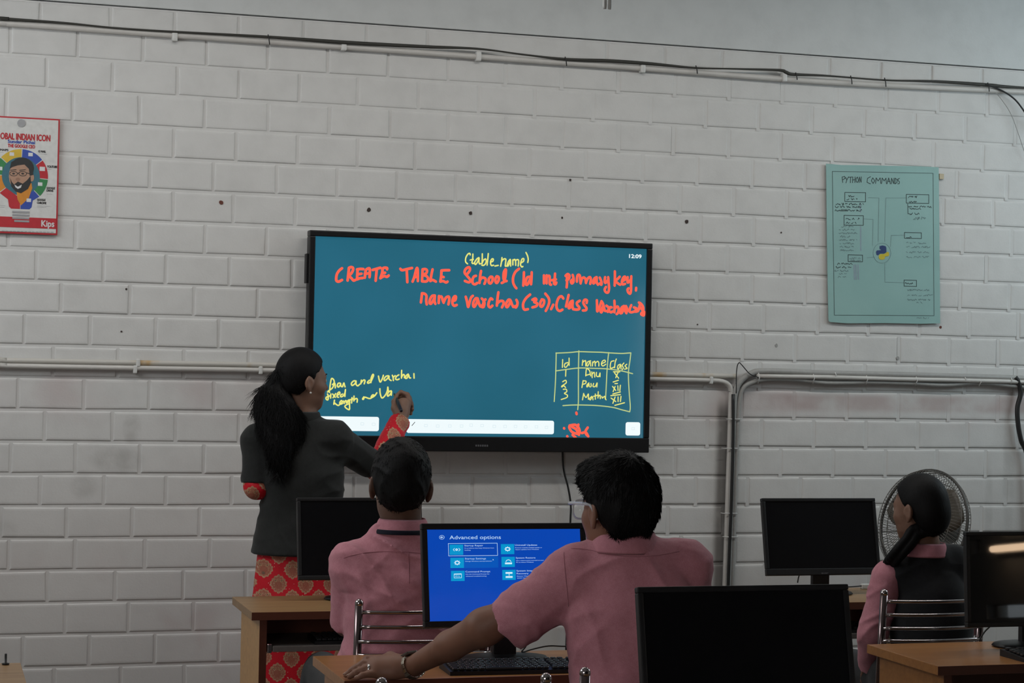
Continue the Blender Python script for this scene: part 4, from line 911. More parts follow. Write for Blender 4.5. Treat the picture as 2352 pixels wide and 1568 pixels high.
def npv(v): return np.array([float(q) for q in v])
def unit(v): v = npv(v); return v/np.linalg.norm(v)
def vnoise(u, v, w_, seed):
    """smooth value noise on broadcastable arrays"""
    T = np.random.default_rng(seed).random((32, 32, 32)).astype(np.float32)
    u, v, w_ = np.broadcast_arrays(u, v, w_); iu, iv, iw = np.floor(u).astype(np.int32), np.floor(v).astype(np.int32), np.floor(w_).astype(np.int32)
    fu, fv, fw_ = u-iu, v-iv, w_-iw; fu, fv, fw_ = (q*q*(3-2*q) for q in (fu, fv, fw_)); o = 0
    for a in (0, 1):
        for b in (0, 1):
            for c in (0, 1):
                o = o+T[(iu+a) & 31, (iv+b) & 31, (iw+c) & 31]*(fu if a else 1-fu)*(fv if b else 1-fv)*(fw_ if c else 1-fw_)
    return o
def folds(seed, amp, freq, dirs, warp=.35):
    """cloth creases: long broken ridges lying across the given directions"""
    def fn(X, Y, Z):
        o = 0
        for i, d in enumerate(dirs):
            d = unit(d); e = unit(np.cross(d, (.31, .92, .22))); g = np.cross(d, e); s_ = freq*.16
            u = (X*d[0]+Y*d[1]+Z*d[2]); v = (X*e[0]+Y*e[1]+Z*e[2]); q = (X*g[0]+Y*g[1]+Z*g[2])
            bend = (vnoise(u*6, v*6, q*6, seed+40+i)-.5)*warp*.14
            n = vnoise((u+bend)*s_*2.2, v*s_*.42, q*s_*.42, seed+i); ridge = 1-np.abs(2*n-1); m = vnoise(u*5, v*5, q*5, seed+80+i)
            o = o+ridge**2.5*np.clip(m*1.8-.4, 0, 1)
        return (o*amp).astype(np.float32)
    return fn

class Head:
    """skull frame: origin mid-skull, F forward, L the person's left, U up"""
    def __init__(s, c, F_, U_, k=1.0):
        s.c = npv(c); s.U = unit(U_); F_ = npv(F_); s.F = unit(F_-s.U*(F_@s.U)); s.L = np.cross(s.U, s.F); s.k = k; s.ax = [s.F, s.L, s.U]
    def p(s, f, l, u): return s.c+(s.F*f+s.L*l+s.U*u)*s.k
    def carve(s, v, neck, female=False):
        k = s.k; e = lambda c, r_, kk=.015, mode='add', ax=None: v.ell(s.p(*c), [q*k for q in r_], s.ax if ax is None else ax, kk*k, mode)
        e((-.005, 0, .005), (.094, .073, .086), 0); e((.028, 0, -.052), (.064, .058, .078), .03)
        e((.03, 0, -.085), (.055, .050 if female else .054, .040), .03); v.cap(s.p(.066, -.010, -.116), s.p(.066, .010, -.116), .016*k, .016*k, .025*k)
        e((.052, .040, -.045), (.03, .022, .024), .02); e((.052, -.040, -.045), (.03, .022, .024), .02)
        v.cap(s.p(.078, -.03, -.002), s.p(.078, .03, -.002), .013*k, .013*k, .015*k)
        for q in (-1, 1):
            e((.094, q*.031, -.018), (.013, .016, .010), .010, 'cut')
            e((.079, q*.031, -.019), (.012, .0135, .0105), .004)
        v.cap(s.p(.086, 0, -.014), s.p(.106, 0, -.046), .007*k, .0115*k, .012*k)
        for q in (-1, 1): v.cap(s.p(.092, q*.010, -.051), s.p(.096, q*.010, -.050), .0075*k, .0075*k, .008*k)
        e((.090, 0, -.074), (.011, .021, .0055), .006); e((.089, 0, -.085), (.011, .019, .006), .006); v.cap(s.p(.104, -.02, -.0795), s.p(.104, .02, -.0795), .0022*k, .0022*k, .003*k, 'cut')
        for q in (-1, 1):   # ears
            a2 = [unit(s.F*.93+s.L*q*-.37), unit(s.L*q*.93+s.F*.37), s.U]
            e((-.012, q*.083, -.031), (.019, .0065, .032), .006, 'add', a2); e((-.006, q*.075, -.028), (.02, .014, .022), .01, 'add')
            e((-.009, q*.0925, -.027), (.009, .006, .017), .006, 'cut', a2); e((-.006, q*.079, -.059), (.009, .006, .010), .006, 'add', a2)
        v.cap(s.p(-.020, 0, -.055), neck, (.048 if female else .0505)*k, (.052 if female else .055)*k, .03)
    def eyes(s, parent):
        o = npv(tree_loc(parent))
        for q in (-1, 1):
            c = s.p(.0815, q*.031, -.0185)-o; mb = MB(); mb.ball(c, .0112*s.k, seg=12); c2 = s.p(.0905, q*.031, -.0185)-o; mb.ball(c2, .0042*s.k, 1, seg=8)
            mb.build('eye', [M['eye'], M['iris']], parent)
            P = [s.p(.0905-.012*abs(t)*t*t, q*(.013+.017*(t+1)), .004+.005*(1-(t*.8)**2))-o for t in np.linspace(-1, 1, 8)]
            MB().tube(P, [.001, .002, .0024, .0024, .0023, .002, .0014, .0006], 6).build('eyebrow', M['hair'], parent)
def hair_cap(v, H, thick, top=None, line=.035, nape=-.075, side=-.03):
    """close cap over the skull, cut at hairline, ears and nape"""
    k = H.k; top = thick if top is None else top
    v.ell(H.p(-.008, 0, .008), [(.094+thick)*k, (.073+thick)*k, (.086+top)*k], H.ax, 0)
    v.ell(H.p(-.035, 0, -.035), [(.063+thick*.7)*k, (.053+thick*.7)*k, (.062)*k], H.ax, .02)
    big = .25; lo, hi = H.c-big, H.c+big
    # face: everything ahead of a slanted hairline and below the forehead
    p1, n1 = H.p(.050, 0, line), unit(H.F*.80-H.U*.60); p2, n2 = H.p(.012, 0, side), unit(H.F*.96-H.U*.25)
    sl, X = v._sl(lo, hi)
    d1 = (X[0]-p1[0])*n1[0]+(X[1]-p1[1])*n1[1]+(X[2]-p1[2])*n1[2]; d2 = (X[0]-p2[0])*n2[0]+(X[1]-p2[1])*n2[1]+(X[2]-p2[2])*n2[2]
    v.f[sl] = np.maximum(v.f[sl], np.maximum(d1, -9))
    v.f[sl] = np.maximum(v.f[sl], np.minimum(d2, (H.p(0, 0, side+.045) @ H.U)-(X[0]*H.U[0]+X[1]*H.U[1]+X[2]*H.U[2])))
    v.half(H.p(0, 0, nape), -H.U+H.F*-.25, lo, hi)
    for q in (-1, 1): v.ell(H.p(-.004, q*.096, -.040), [.026*k, .025*k, .042*k], H.ax, .010, 'cut')
def strands(name, V, Q, count, parent, m, flow, length, lift, rad, seed=1, jitter=.4, keep=None, wave=0., wl=.03, hug=0.):
    """tapered locks rooted on a hair surface; neighbours share a heading so they gather in clumps"""
    r_ = np.random.default_rng(seed); fc_ = V[Q].mean(1); nr = np.cross(V[Q[:, 2]]-V[Q[:, 0]], V[Q[:, 3]]-V[Q[:, 1]]); nr /= np.maximum(np.linalg.norm(nr, axis=1), 1e-9)[:, None]
    pick = np.arange(len(Q)) if keep is None else np.nonzero(keep(fc_))[0]
    pick = r_.choice(pick, count); o = npv(tree_loc(parent)); VV, FF = [], []; sc = 70
    pp_ = fc_[pick]*sc; cl = np.stack([vnoise(pp_[:, 0], pp_[:, 1], pp_[:, 2], seed+i)-.5 for i in range(3)], 1)*2*jitter*1.6
    S = 6 if wave else 4
    for n_, i in enumerate(pick):
        p, n = fc_[i], nr[i]; d = flow(p, n)+cl[n_]+r_.normal(0, jitter*.25, 3); d = d-n*(d@n); d = d/max(np.linalg.norm(d), 1e-6)
        L = length*r_.uniform(.6, 1.25); l_ = lift*r_.uniform(.3, 1.4); side = np.cross(n, d); b = len(VV); rr = rad*r_.uniform(.7, 1.3); ph = r_.uniform(0, 1.2)+p[2]*40
        for q in range(S):
            t = q/(S-1); c = p-n*.0016+d*L*t+n*(l_*L*t*(1.3-.6*t)-hug*(L*t)**2)
            if wave: c = c+(side*math.sin(ph+6.28*L*t/wl)+n*.6*math.cos(ph+6.28*L*t/wl))*wave*t**.5
            wv = rr*max(.05, 1-t**2.2)
            for a in (0, 2.094, 4.189): VV.append(c+side*wv*math.cos(a)+n*wv*math.sin(a)-o)
        for q in range(S-1):
            for a in range(3): FF.append((b+q*3+a, b+q*3+(a+1) % 3, b+q*3+3+(a+1) % 3, b+q*3+3+a))
    me = bpy.data.meshes.new(name); me.from_pydata([tuple(x) for x in VV], [], FF); me.update()
    return link(name, me, m, parent, smooth=True)
def join_into(o, extra):
    """adds the faces of one mesh object to another with the same parent"""
    bm = bmesh.new(); bm.from_mesh(o.data); bm.from_mesh(extra.data)
    if extra.parent == o:
        pass
    bm.to_mesh(o.data); bm.free(); me = extra.data; bpy.data.objects.remove(extra); bpy.data.meshes.remove(me)
    o.data.polygons.foreach_set('use_smooth', np.ones(len(o.data.polygons), bool))
def hand(v, wrist, fdir, back, thumb, k=1.0, curl=.3, spread=.12):
    """palm, four unequal bent fingers and a thumb from its side. fdir along the fingers, back out of the back of the hand, thumb toward the thumb side"""
    F_ = unit(fdir); B = unit(npv(back)-F_*(npv(back)@F_)); S = npv(thumb); S = unit(S-F_*(S@F_)-B*(S@B)); w0 = npv(wrist)
    P = lambda f, s_, b: w0+(F_*f+S*s_+B*b)*k
    v.chain([P(0, 0, 0), P(.045, 0, .002), P(.085, 0, .004)], [.026*k, .034*k, .036*k], .012*k, flat=(B, 2.3))
    for i, (s_, L) in enumerate(((.027, .072), (.0095, .080), (-.009, .074), (-.026, .058))):
        a = P(.085-.006*abs(i-1), s_, .004); d = unit(F_+S*spread*(1-i*.66)); pts = [a]; ang = 0
        for j, (fr, cu) in enumerate(((.45, .6), (.30, 1.0), (.25, .8))):
            ang += curl*cu; pts.append(pts[-1]+(d*math.cos(ang)-B*math.sin(ang))*L*fr*k)
        v.chain(pts, [.0098*k, .0088*k, .0080*k, .0066*k], .005*k)
    v.chain([P(.022, .026, -.004), P(.050, .045, -.010), P(.075, .052, -.016), P(.096, .050, -.022)], [.015*k, .0115*k, .0098*k, .0078*k], .009*k)
def band(name, parent, m, centre, ax_a, ax_b, ra, rb, tilt, h, flare=0, th=.003, a0=0, a1=360, n=40, gap=None, drop=None):
    """standing band of cloth round an ellipse (collar, lanyard, strap). ax_a, ax_b span it"""
    o = npv(tree_loc(parent)); A, B, Up = unit(ax_a), unit(ax_b), unit(tilt); VV = []; FF = []
    for k in range(n+1):
        t = R(a0+(a1-a0)*k/n); c = npv(centre)+A*ra*math.cos(t)+B*rb*math.sin(t)
        out = unit(A*math.cos(t)*rb+B*math.sin(t)*ra); dz = drop(t) if drop else 0
        for (u, q) in ((0, 0), (h, flare), (h, flare+th), (0, th)): VV.append(c+Up*(u+dz)+out*q-o)
    for k in range(n):
        for q in range(4): FF.append((k*4+q, k*4+(q+1) % 4, k*4+4+(q+1) % 4, k*4+4+q))
    FF += [(0, 3, 2, 1), (n*4, n*4+1, n*4+2, n*4+3)]
    me = bpy.data.meshes.new(name); me.from_pydata([tuple(x) for x in VV], [], FF); me.update()
    ob = link(name, me, m, parent, smooth=True); md = ob.modifiers.new('round', 'SUBSURF'); md.levels = 1; md.render_levels = 1
    return ob
def shoe(parent, toe, heel, m):
    o = npv(tree_loc(parent)); a, b = npv(heel), npv(toe); v = Vol(np.minimum(a, b)-.08, np.maximum(a, b)+np.array([.08, .08, .12]), .006)
    v.cap(a+[0, 0, .045], b+[0, 0, .035], .042, .036, .02, flat=((0, 0, 1), 1.05)); v.cap(a+[0, 0, .06], a+[0, 0, .09], .04, .042, .02); v.half((0, 0, .002), (0, 0, -1), v.lo, v.lo+v.n*v.h)
    return v.build('shoe', m, parent)

# ------------------------------------------------------------------ people
def skin(name, a, b):
    m = Mat(name, a, .52, 0, .4); n = m.noise(14, 4); m.set('Base Color', m.mix(n.step(.3, .7), a, b)); m.set('Subsurface Weight', .08).set('Subsurface Radius', (.01, .004, .002))
    return m.bump(m.noise(420, 2), .12, .0006).m
M['skin'] = skin('brown_skin', (.235, .110, .070), (.195, .088, .054)); M['skin_dark'] = skin('dark_skin', (.13, .07, .048), (.11, .058, .040)); M['skin_mid'] = skin('warm_skin', (.215, .118, .080), (.18, .095, .062))
M['eye'] = plain('eye_white', (.5, .48, .45), .2); M['iris'] = plain('dark_iris', (.012, .008, .006), .15); M['nail'] = plain('fingernail', (.42, .27, .21), .3)
def hairm(name, c):
    m = Mat(name, c, .62, 0, .16); n = m.noise(40, 3, stretch=(1, 1, .25)); m.set('Base Color', m.mix(n, tuple(q*.6 for q in c), tuple(q*1.5 for q in c))); return m.bump(m.noise(160, 2, stretch=(1, 1, .2)), .4, .002).m
M['hair'] = hairm('black_hair', (.0042, .0040, .0043))
def cloth(name, a, b, w=900, rough=.85, st=.25):
    m = Mat(name, a, rough, 0, .15); n = m.noise(70, 4, .7)*.45+m.noise(520, 2)*.55; m.set('Base Color', m.mix(n.step(.36, .64), a, b)); m.set('Sheen Weight', .12)
    return m.bump(m.noise(w, 2)*.5+m.noise(110, 3)*.6, st, .0014).m
M['pink'] = cloth('pink_chambray', (.53, .235, .275), (.45, .18, .22)); M['pink_inner'] = cloth('pink_collar', (.52, .22, .26), (.45, .18, .22))
M['charcoal'] = cloth('charcoal_jacket', (.022, .0235, .023), (.016, .017, .0165)); M['vest'] = cloth('dark_waistcoat', (.016, .017, .019), (.012, .012, .014)); M['trouser'] = cloth('grey_trousers', (.035, .036, .038), (.025, .026, .028)); M['lanyard'] = cloth('navy_lanyard', (.008, .009, .02), (.006, .007, .014)); M['shoe'] = plain('black_shoe', (.012, .012, .012), .35)
M['stitch'] = cloth('pink_seam', (.42, .17, .205), (.37, .145, .18))
def damask():
    m = Mat('red_damask', (.5, .01, .02), .62, 0, .3); _, x, y, z = m.coord()
    px_, pz_ = .099, .110
    def motif(ox, oz):
        u = ((x+ox)/px_); v = ((z+oz)/pz_); u = (u-u.f('FLOOR')-.5)*px_; v = (v-v.f('FLOOR')-.5)*pz_
        a = v.f('ARCTAN2', u); up = (v*24).f('ADD', 1.0); au = u.f('ABSOLUTE'); av = v.f('ABSOLUTE')
        q = ((au/.0300).f('POWER', 1.55)+(av/.0350).f('POWER', 1.55)).f('POWER', .6667)          # rounded diamond
        sc = (a*7.0).f('SINE').f('ABSOLUTE')
        q = q*(sc*-.13+1.10)
        body = q.step(1.03, .97); rim = q.step(.80, .86)*body
        pet = ((q*14).f('SINE')*.5+.5)*((a*11).f('SINE')*.5+.5); inner = pet.step(.45, .75)*q.step(.85, .7)
        e1 = au-.0115; e2 = v-.0125; r1 = e1*.75+e2*.66; r2 = e2*.75-e1*.66
        leaf = (r1*r1*.75+r2*r2*6.5).step(.000016, .000008); halo = (r1*r1*.75+r2*r2*3.6).step(.000046, .000028); core = ((au/.013)*(au/.013)+((v+.006)/.015)*((v+.006)/.015)).step(1.15, .75); lace = q.step(.60, .64)*q.step(.76, .70)
        return body, rim, inner, leaf, halo, core, lace
    A = motif(0, 0); B = motif(px_/2, pz_/2)
    mx = lambda i: A[i].f('MAXIMUM', B[i])
    dot = (((x/px_*4).f('SINE').f('ABSOLUTE')))
    n = m.noise(420, 2); red = m.mix(m.noise(30, 2), (.52, .004, .014), (.64, .008, .022))
    c = m.mix(mx(0), red, m.mix(n.step(.35, .65), (.30, .10, .06), (.44, .20, .12)))
    c = m.mix(mx(1), c, m.mix(n.step(.4, .6), (.34, .15, .085), (.56, .33, .20)))
    c = m.mix(mx(6)*.45, c, (.40, .06, .045)); c = m.mix(mx(2)*.7, c, (.44, .23, .14)); c = m.mix(mx(5)*.6, c, (.33, .075, .05)); c = m.mix(mx(4)*.85, c, (.50, .31, .17)); c = m.mix(mx(3)*.9, c, (.04, .025, .02))
    sp = m.noise(160, 0).step(.80, .82)
    c = m.mix(sp, c, (.70, .55, .45)); m.set('Base Color', c)
    return m.bump(m.noise(380, 2), .3, .0012).m
M['damask'] = damask()

def frame(x, y, D):
    d = ray(x, y); az = math.atan2(d.x, d.y); return npv((math.cos(az), -math.sin(az), 0)), npv((math.sin(az), math.cos(az), 0)), npv((0, 0, 1))
def mk(D): return lambda x, y, dd=0.0: npv(atd(x, y, D+dd))
def bounds(pts, pad=.12): P = np.array(pts); return P.min(0)-pad, P.max(0)+pad
UPZ = npv((0, 0, 1))
from mathutils.bvhtree import BVHTree
def seam(name, cloth_o, pts, root, r0=.0011):
    """a stitched ridge lying on the cloth"""
    me = cloth_o.data; bvh = BVHTree.FromPolygons([v.co for v in me.vertices], [list(p.vertices) for p in me.polygons]); o = tree_loc(cloth_o); P = []
    for q in spline([Vector((a, b)) for a, b in pts], 6):
        hit = bvh.ray_cast(CP-o, ray(q.x, q.y))
        if hit[0] is not None: P.append(hit[0]+hit[1]*.0004)
    if len(P) > 2: MB().tube(P, r0, 6).build(name, M['stitch'], root)
def legs_seated(J, hipL, hipR, kneeL, kneeR, footL, footR, root, r0=.085):
    pts = [hipL, hipR, kneeL, kneeR, footL, footR]; lo, hi = bounds(pts, .14); v = Vol(lo, hi, .009)
    for h, k, f in ((hipL, kneeL, footL), (hipR, kneeR, footR)):
        v.cap(h, k, r0, .066, .05); v.cap(k, f+npv((0, 0, .06)), .062, .048, .02)
    v.cap(hipL, hipR, .10, .10, .06); v.warp(folds(5, -.006, 38, [(0, 1, 1), (1, 0, .6)]))
    for f in (footL, footR): v.half(f+npv((0, 0, .06)), (0, 0, -1), f-.12, f+npv((.12, .12, .1)))
    v.build('trousers', M['trouser'], root)
    for f in (footL, footR): shoe(root, f+npv((0, .14, 0)), f+npv((0, -.03, 0)), M['shoe'])

# ---------------------------------------------------------------- first boy, at the dark monitor, seen from behind
def boy_front():
    D = 6.05; J = mk(D); r_, f_, u_ = frame(920, 1200, D); base = npv(atd(920, 1500, D))
    root = empty('person', (base[0], base[1], 0), 'boy in pink shirt and navy lanyard, seated with back turned, below the writing hand', 'person', 'pupils in pink uniform shirts')
    H = Head(J(921, 1096), f_*.97-r_*.10-u_*.10, u_*1.0+f_*.10+r_*.03, 1.09)
    nb = J(924, 1216, .0); Ls, Rs = J(808, 1297), J(1036, 1297); Le, Re = J(797, 1432, .05), J(1050, 1432, .05)
    pel = npv((base[0]+.0, base[1]+.02, .52)); Lh, Rh = npv((base[0]-.03, base[1]+.44, .70)), npv((base[0]+.14, base[1]+.44, .70))
    lo, hi = bounds([H.c+npv((0, 0, .12)), Ls, Rs, Lh, Rh, pel, npv((base[0], base[1], .40))], .14)
    v = Vol(lo, hi, .0055); H.carve(v, nb)
    v.cap(nb, J(922, 1300, .02), .05, .06, .03); v.cap(Ls, Rs, .034, .034, .03); v.cap(J(922, 1330, .02), pel, .075, .09, .05)
    for s_, e, h, q in ((Ls, Le, Lh, 1), (Rs, Re, Rh, -1)):
        v.cap(s_, e, .046, .038, .03); fd = unit(h-e); w_ = h-fd*.17; v.cap(e, w_, .038, .026, .015); hand(v, w_, fd, UPZ, np.cross(fd, UPZ)*q, 1.0, .35)
    v.build('body', M['skin_dark'], root); H.eyes(root)
    # hair
    hv = Vol(H.c-.19, H.c+.19, .0045); hair_cap(hv, H, .011, .020, line=.04, nape=-.112, side=-.026); hv.warp(folds(3, -.004, 120, [(1, .2, .6), (.3, 1, .4)]))
    V, Q = hv.mesh(1); ho = hv.build('hair', M['hair'], root)
    crown = H.p(-.05, 0, .09)
    st = strands('hair_locks', V, Q, 6500, root, M['hair'], lambda p, n: unit(p-crown)-u_*.3, .014, .13, .0010, 3, .4, lambda c: ~((np.abs((c-H.c)@H.L) > .064*H.k) & ((c-H.c)@H.U < .012))); join_into(ho, st)
    # shirt
    lo, hi = bounds([Ls, Rs, Le, Re, J(920, 1640)], .17); s = Vol(lo, hi, .006)
    s.cap(Ls, Rs, .052, .052, .0); s.cap(nb+u_*-.030, Ls, .058, .052, .05); s.cap(nb+u_*-.030, Rs, .058, .052, .05); s.ell(nb+u_*-.030, (.074, .072, .045), [r_, f_, u_], .03)
    AX = [r_, f_, u_]
    s.ell(J(922, 1375, .0), (.168, .115, .17), AX, .06); s.ell(J(915, 1500), (.165, .125, .17), AX, .08); s.ell(J(905, 1560), (.195, .14, .12), AX, .07)
    for sh, e in ((Ls, Le), (Rs, Re)):
        d = unit(e-sh); q = s.part(); q.cap(sh, e+d*.05, .057, .049, 0); q.half(e, unit(d*.9+f_*.25), q.lo, hi+.1); q.cap(e-d*.035, e+d*.08, .041, .041, .003, 'cut'); s.merge(q, .012)
    s.warp(folds(21, -.014, 62, [(.35, .1, 1), (-.8, .1, .75), (.9, 0, .8)], .5)); s.warp(folds(8, -.004, 150, [(.5, .2, 1)], .6))
    for sx, c in ((-1, (800, 1290)), (1, (1044, 1290))): pass
    o = s.build('shirt', M['pink'], root)
    band('collar', root, M['pink_inner'], nb+u_*-.012-f_*.003, r_, f_, .088, .085, u_-f_*.04, .050, -.020, .005)
    band('lanyard', root, M['lanyard'], nb+u_*-.010-f_*.003, r_, f_, .0905, .0885, u_-f_*.03, .015, -.006, .002)
    seam('yoke_seam', o, [(790, 1281), (805, 1276), (835, 1270), (880, 1266), (925, 1267), (975, 1271), (1030, 1280)], root)
    seam('back_pleat', o, [(938, 1268), (939, 1300), (940, 1340)], root)
    legs_seated(J, npv((base[0]-.09, base[1]+.02, .555)), npv((base[0]+.09, base[1]+.02, .555)), npv(atd(741, 1548, 6.72)), npv((base[0]+.16, base[1]+.45, .53)), npv((base[0]-.30, base[1]+.62, 0)), npv((base[0]+.16, base[1]+.42, 0)), root)
    return root
boy_front()

# ---------------------------------------------------------------- boy with glasses at the lit monitor, arm stretched along the desk
def boy_glasses():
    D = 4.98; J = mk(D); r_, f_, u_ = frame(1420, 1300, D); base = npv(atd(1450, 1500, D))
    root = empty('person', (base[0], base[1], 0), 'boy with clear glasses in a pink shirt, left arm stretched along the desk', 'person', 'pupils in pink uniform shirts')
    H = Head(J(1420, 1150), -r_*.60+f_*.80-u_*.07, u_+f_*.05-r_*.02, 1.05)
    nb = J(1432, 1252, .0); Ls, Rs = J(1334, 1304), J(1572, 1302, .03); Le, Re = J(1112, 1440, .08), J(1600, 1450, .14)
    Wr = npv(atz(943, 1532, .785)); pel = npv((base[0]+.02, base[1]+.0, .52)); Rh = npv((base[0]+.20, base[1]+.46, .80))
    lo, hi = bounds([H.c+npv((0, 0, .12)), Ls, Rs, Wr, npv(atz(775, 1550, .75)), pel, Rh, npv((base[0], base[1], .40))], .13)
    v = Vol(lo, hi, .0042); H.carve(v, nb)
    v.cap(nb, J(1432, 1330, .02), .05, .06, .03); v.cap(Ls, Rs, .034, .034, .03); v.cap(J(1440, 1340, .02), pel, .075, .09, .05)
    v.cap(Ls, J(1200, 1396, .05), .047, .043, .03); v.cap(J(1200, 1396, .05), Le, .043, .0445, .03); mid = Le*.55+Wr*.45
    v.cap(Le, mid, .0445, .0395, .03); v.cap(mid, Wr, .0395, .0275, .02, flat=((0, 0, 1), 1.08))
    # left hand flat on the desk, joint by joint
    K = lambda x, y, z: npv(atz(x, y, z))
    tipc = K(776, 1552, .7585); HF = tipc-Wr; HF[2] = 0; HF = unit(HF); HS = npv((HF[1], -HF[0], 0)); ro = R(38)
    SR = HS*math.cos(ro)+UPZ*math.sin(ro); NR = UPZ*math.cos(ro)-HS*math.sin(ro)               # the hand is rolled a little on its outer edge
    hp = lambda f, s_, z, n=0.: npv((Wr[0], Wr[1], 0))+HF*f+SR*s_+NR*n+UPZ*z
    v.cap(Wr, hp(.026, 0, .786), .0285, .031, .016, flat=(NR, 1.16)); v.chain([hp(.026, 0, .786), hp(.048, 0, .785), hp(.084, .000, .7845)], [.031, .036, .038], .016, flat=(NR, 1.55))
    fing = []
    for s_, L, sp, kf in ((.0285, .076, .12, .97), (.009, .088, .03, 1.0), (-.011, .082, -.06, .97), (-.0295, .064, -.17, .87)):
        f0 = .091-.25*abs(s_-.008); d_ = unit(HF+HS*sp); b0 = hp(f0, s_, .7845); tip = b0+d_*L*.95; tip[2] = .7595
        p1 = b0+d_*L*.43+NR*.005-UPZ*max(0, (b0[2]-.775))*.15; p2 = p1*.40+tip*.60+NR*.004
        q = [b0, p1, p2, tip]; fing.append(q); v.chain(q, [.0126*kf, .0114*kf, .0101*kf, .0084*kf], .0028)
    idx, mid_, rin, pin = fing
    v.chain([hp(.030, .022, .786), hp(.056, .040, .784), hp(.080, .047, .776, -.008), hp(.100, .046, .770, -.014)], [.0155, .0128, .0108, .0086], .010)
    v.cap(Rs, Re, .046, .04, .03); fd = unit(Rh-Re); w2 = Rh-fd*.17; v.cap(Re, w2, .04, .027, .015); hand(v, w2, fd, UPZ, np.cross(fd, UPZ)*-1, 1.0, .35)
    v.build('body', M['skin'], root); H.eyes(root)
    o3 = npv(tree_loc(root))
    for q, rr in ((idx, .0062), (mid_, .0066), (rin, .0064), (pin, .0056)):
        d = unit(q[3]-q[2]); sd = unit(np.cross(d, UPZ)); up = np.cross(sd, d)
        mb = MB(); mb.ball((0, 0, 0), (.0062, .0048, .0016), M=Matrix.Translation(q[3]+d*.001+up*(rr+.0004)-o3) @ Matrix([[d[i], sd[i], up[i], 0] for i in range(3)]+[[0, 0, 0, 1]])); mb.build('fingernail', M['nail'], root)
    # hair, thick and tousled
    hv = Vol(H.c-.20, H.c+.22, .0045); hair_cap(hv, H, .015, .024, line=.050, nape=-.100, side=-.020)
    hv.ell(H.p(.052, .01, .072), [.045, .062, .030], H.ax, .03); hv.warp(folds(4, -.006, 95, [(1, .2, .6), (.3, 1, .4)]))
    V, Q = hv.mesh(1); ho = hv.build('hair', M['hair'], root); crown = H.p(-.055, .01, .10)
    st = strands('hair_locks', V, Q, 9500, root, M['hair'], lambda p, n: unit(p-crown)-u_*.2-r_*.15, .021, .26, .0010, 5, .5, lambda c: ~((np.abs((c-H.c)@H.L) > .060*H.k) & ((c-H.c)@H.U < .012))); join_into(ho, st)
    # shirt
    lo, hi = bounds([Ls, Rs, J(1140, 1430, .07), Re, J(1440, 1680)], .17); s = Vol(lo, hi, .0055); AX = [r_, f_, u_]
    s.cap(Ls, Rs, .050, .052, .0); s.cap(nb+u_*-.036, Ls, .054, .050, .045); s.cap(nb+u_*-.036, Rs, .054, .050, .045); s.ell(nb+u_*-.030, (.076, .074, .045), AX, .03)
    s.ell(J(1450, 1400), (.160, .115, .17), AX, .04); s.ell(J(1462, 1530), (.155, .125, .20), AX, .06); s.ell(J(1468, 1620), (.166, .135, .14), AX, .06)
    hem = J(1170, 1423, .055); ax_ = unit(hem-Ls)
    q = s.part(); q.cap(Ls, hem+ax_*.05, .057, .0505, .0); q.cap(J(1318, 1330, .01), J(1200, 1424, .05), .058, .046, .03); q.half(hem, ax_, q.lo, hi+.1); q.cap(hem-ax_*.06, hem+ax_*.08, .0465, .0465, .003, 'cut'); s.merge(q, .012)
    q = s.part(); d = unit(Re-Rs); q.cap(Rs, Re, .058, .052, 0); q.half(Re-d*.03, d, q.lo, hi+.1); s.merge(q, .03); s.ell(J(1592, 1302, .02), (.036, .05, .036), AX, .03)
    s.warp(folds(33, -.013, 58, [(.55, .1, 1), (-.5, .1, 1), (.9, 0, .35)], .45)); s.warp(folds(18, -.0035, 160, [(.5, .2, 1)], .6))
    o = s.build('shirt', M['pink'], root)
    band('collar', root, M['pink_inner'], nb+u_*-.018-f_*.004, r_, f_, .090, .086, u_*1.0-f_*.03+r_*.10, .056, -.020, .005, n=44)
    seam('sleeve_seam', o, [(1295, 1268), (1297, 1300), (1301, 1340), (1306, 1392)], root); seam('yoke_seam', o, [(1312, 1259), (1350, 1262), (1395, 1272), (1450, 1278), (1510, 1275), (1560, 1266)], root)
    oo = npv(tree_loc(root))
    # clear glasses
    g = empty('spectacles', (0, 0, 0), None, None); g.parent = root; g.location = Vector(H.p(0, 0, 0)-oo)
    M['clear'] = (lambda m: m.set('Transmission Weight', .55).set('IOR', 1.3).m)(Mat('clear_acetate', (.82, .83, .84), .18)); M['lens'] = (lambda m: m.set('Transmission Weight', 1).set('IOR', 1.02).m)(Mat('thin_lens', (.97, .98, .98), .02))
    hp = lambda f, l, u: H.p(f, l, u)-H.c
    for q in (-1, 1):
        R_ = []
        for k in range(25):
            t = 2*math.pi*k/24; a, b = math.cos(t), math.sin(t); a, b = math.copysign(abs(a)**.75, a), math.copysign(abs(b)**.75, b)
            R_.append(hp(.115-.010*abs(q*.034+.026*a)/.06, q*.034+.0265*a, -.022+.0235*b))
        MB().tube(R_, .0027, 8, cap=False).build('lens_rim', M['clear'], g)
        mb = MB(); c0 = mb.bm.verts.new(hp(.1125, q*.034, -.022)); vs2 = [mb.bm.verts.new(p_) for p_ in R_[:-1]]
        for k in range(24): mb.bm.faces.new((c0, vs2[k], vs2[(k+1) % 24]))
        mb.build('lens', M['lens'], g)
        MB().tube(spline([hp(.108, q*.061, -.008), hp(.100, q*.074, -.006), hp(.05, q*.081, -.006), hp(.004, q*.085, -.008), hp(-.012, q*.086, -.018), hp(-.024, q*.082, -.045)], 6), [.0042]*31, 8).build('temple_arm', M['clear'], g)
    MB().tube([hp(.113, .009, -.014), hp(.118, 0, -.012), hp(.113, -.009, -.014)], .0026, 8).build('bridge', M['clear'], g)
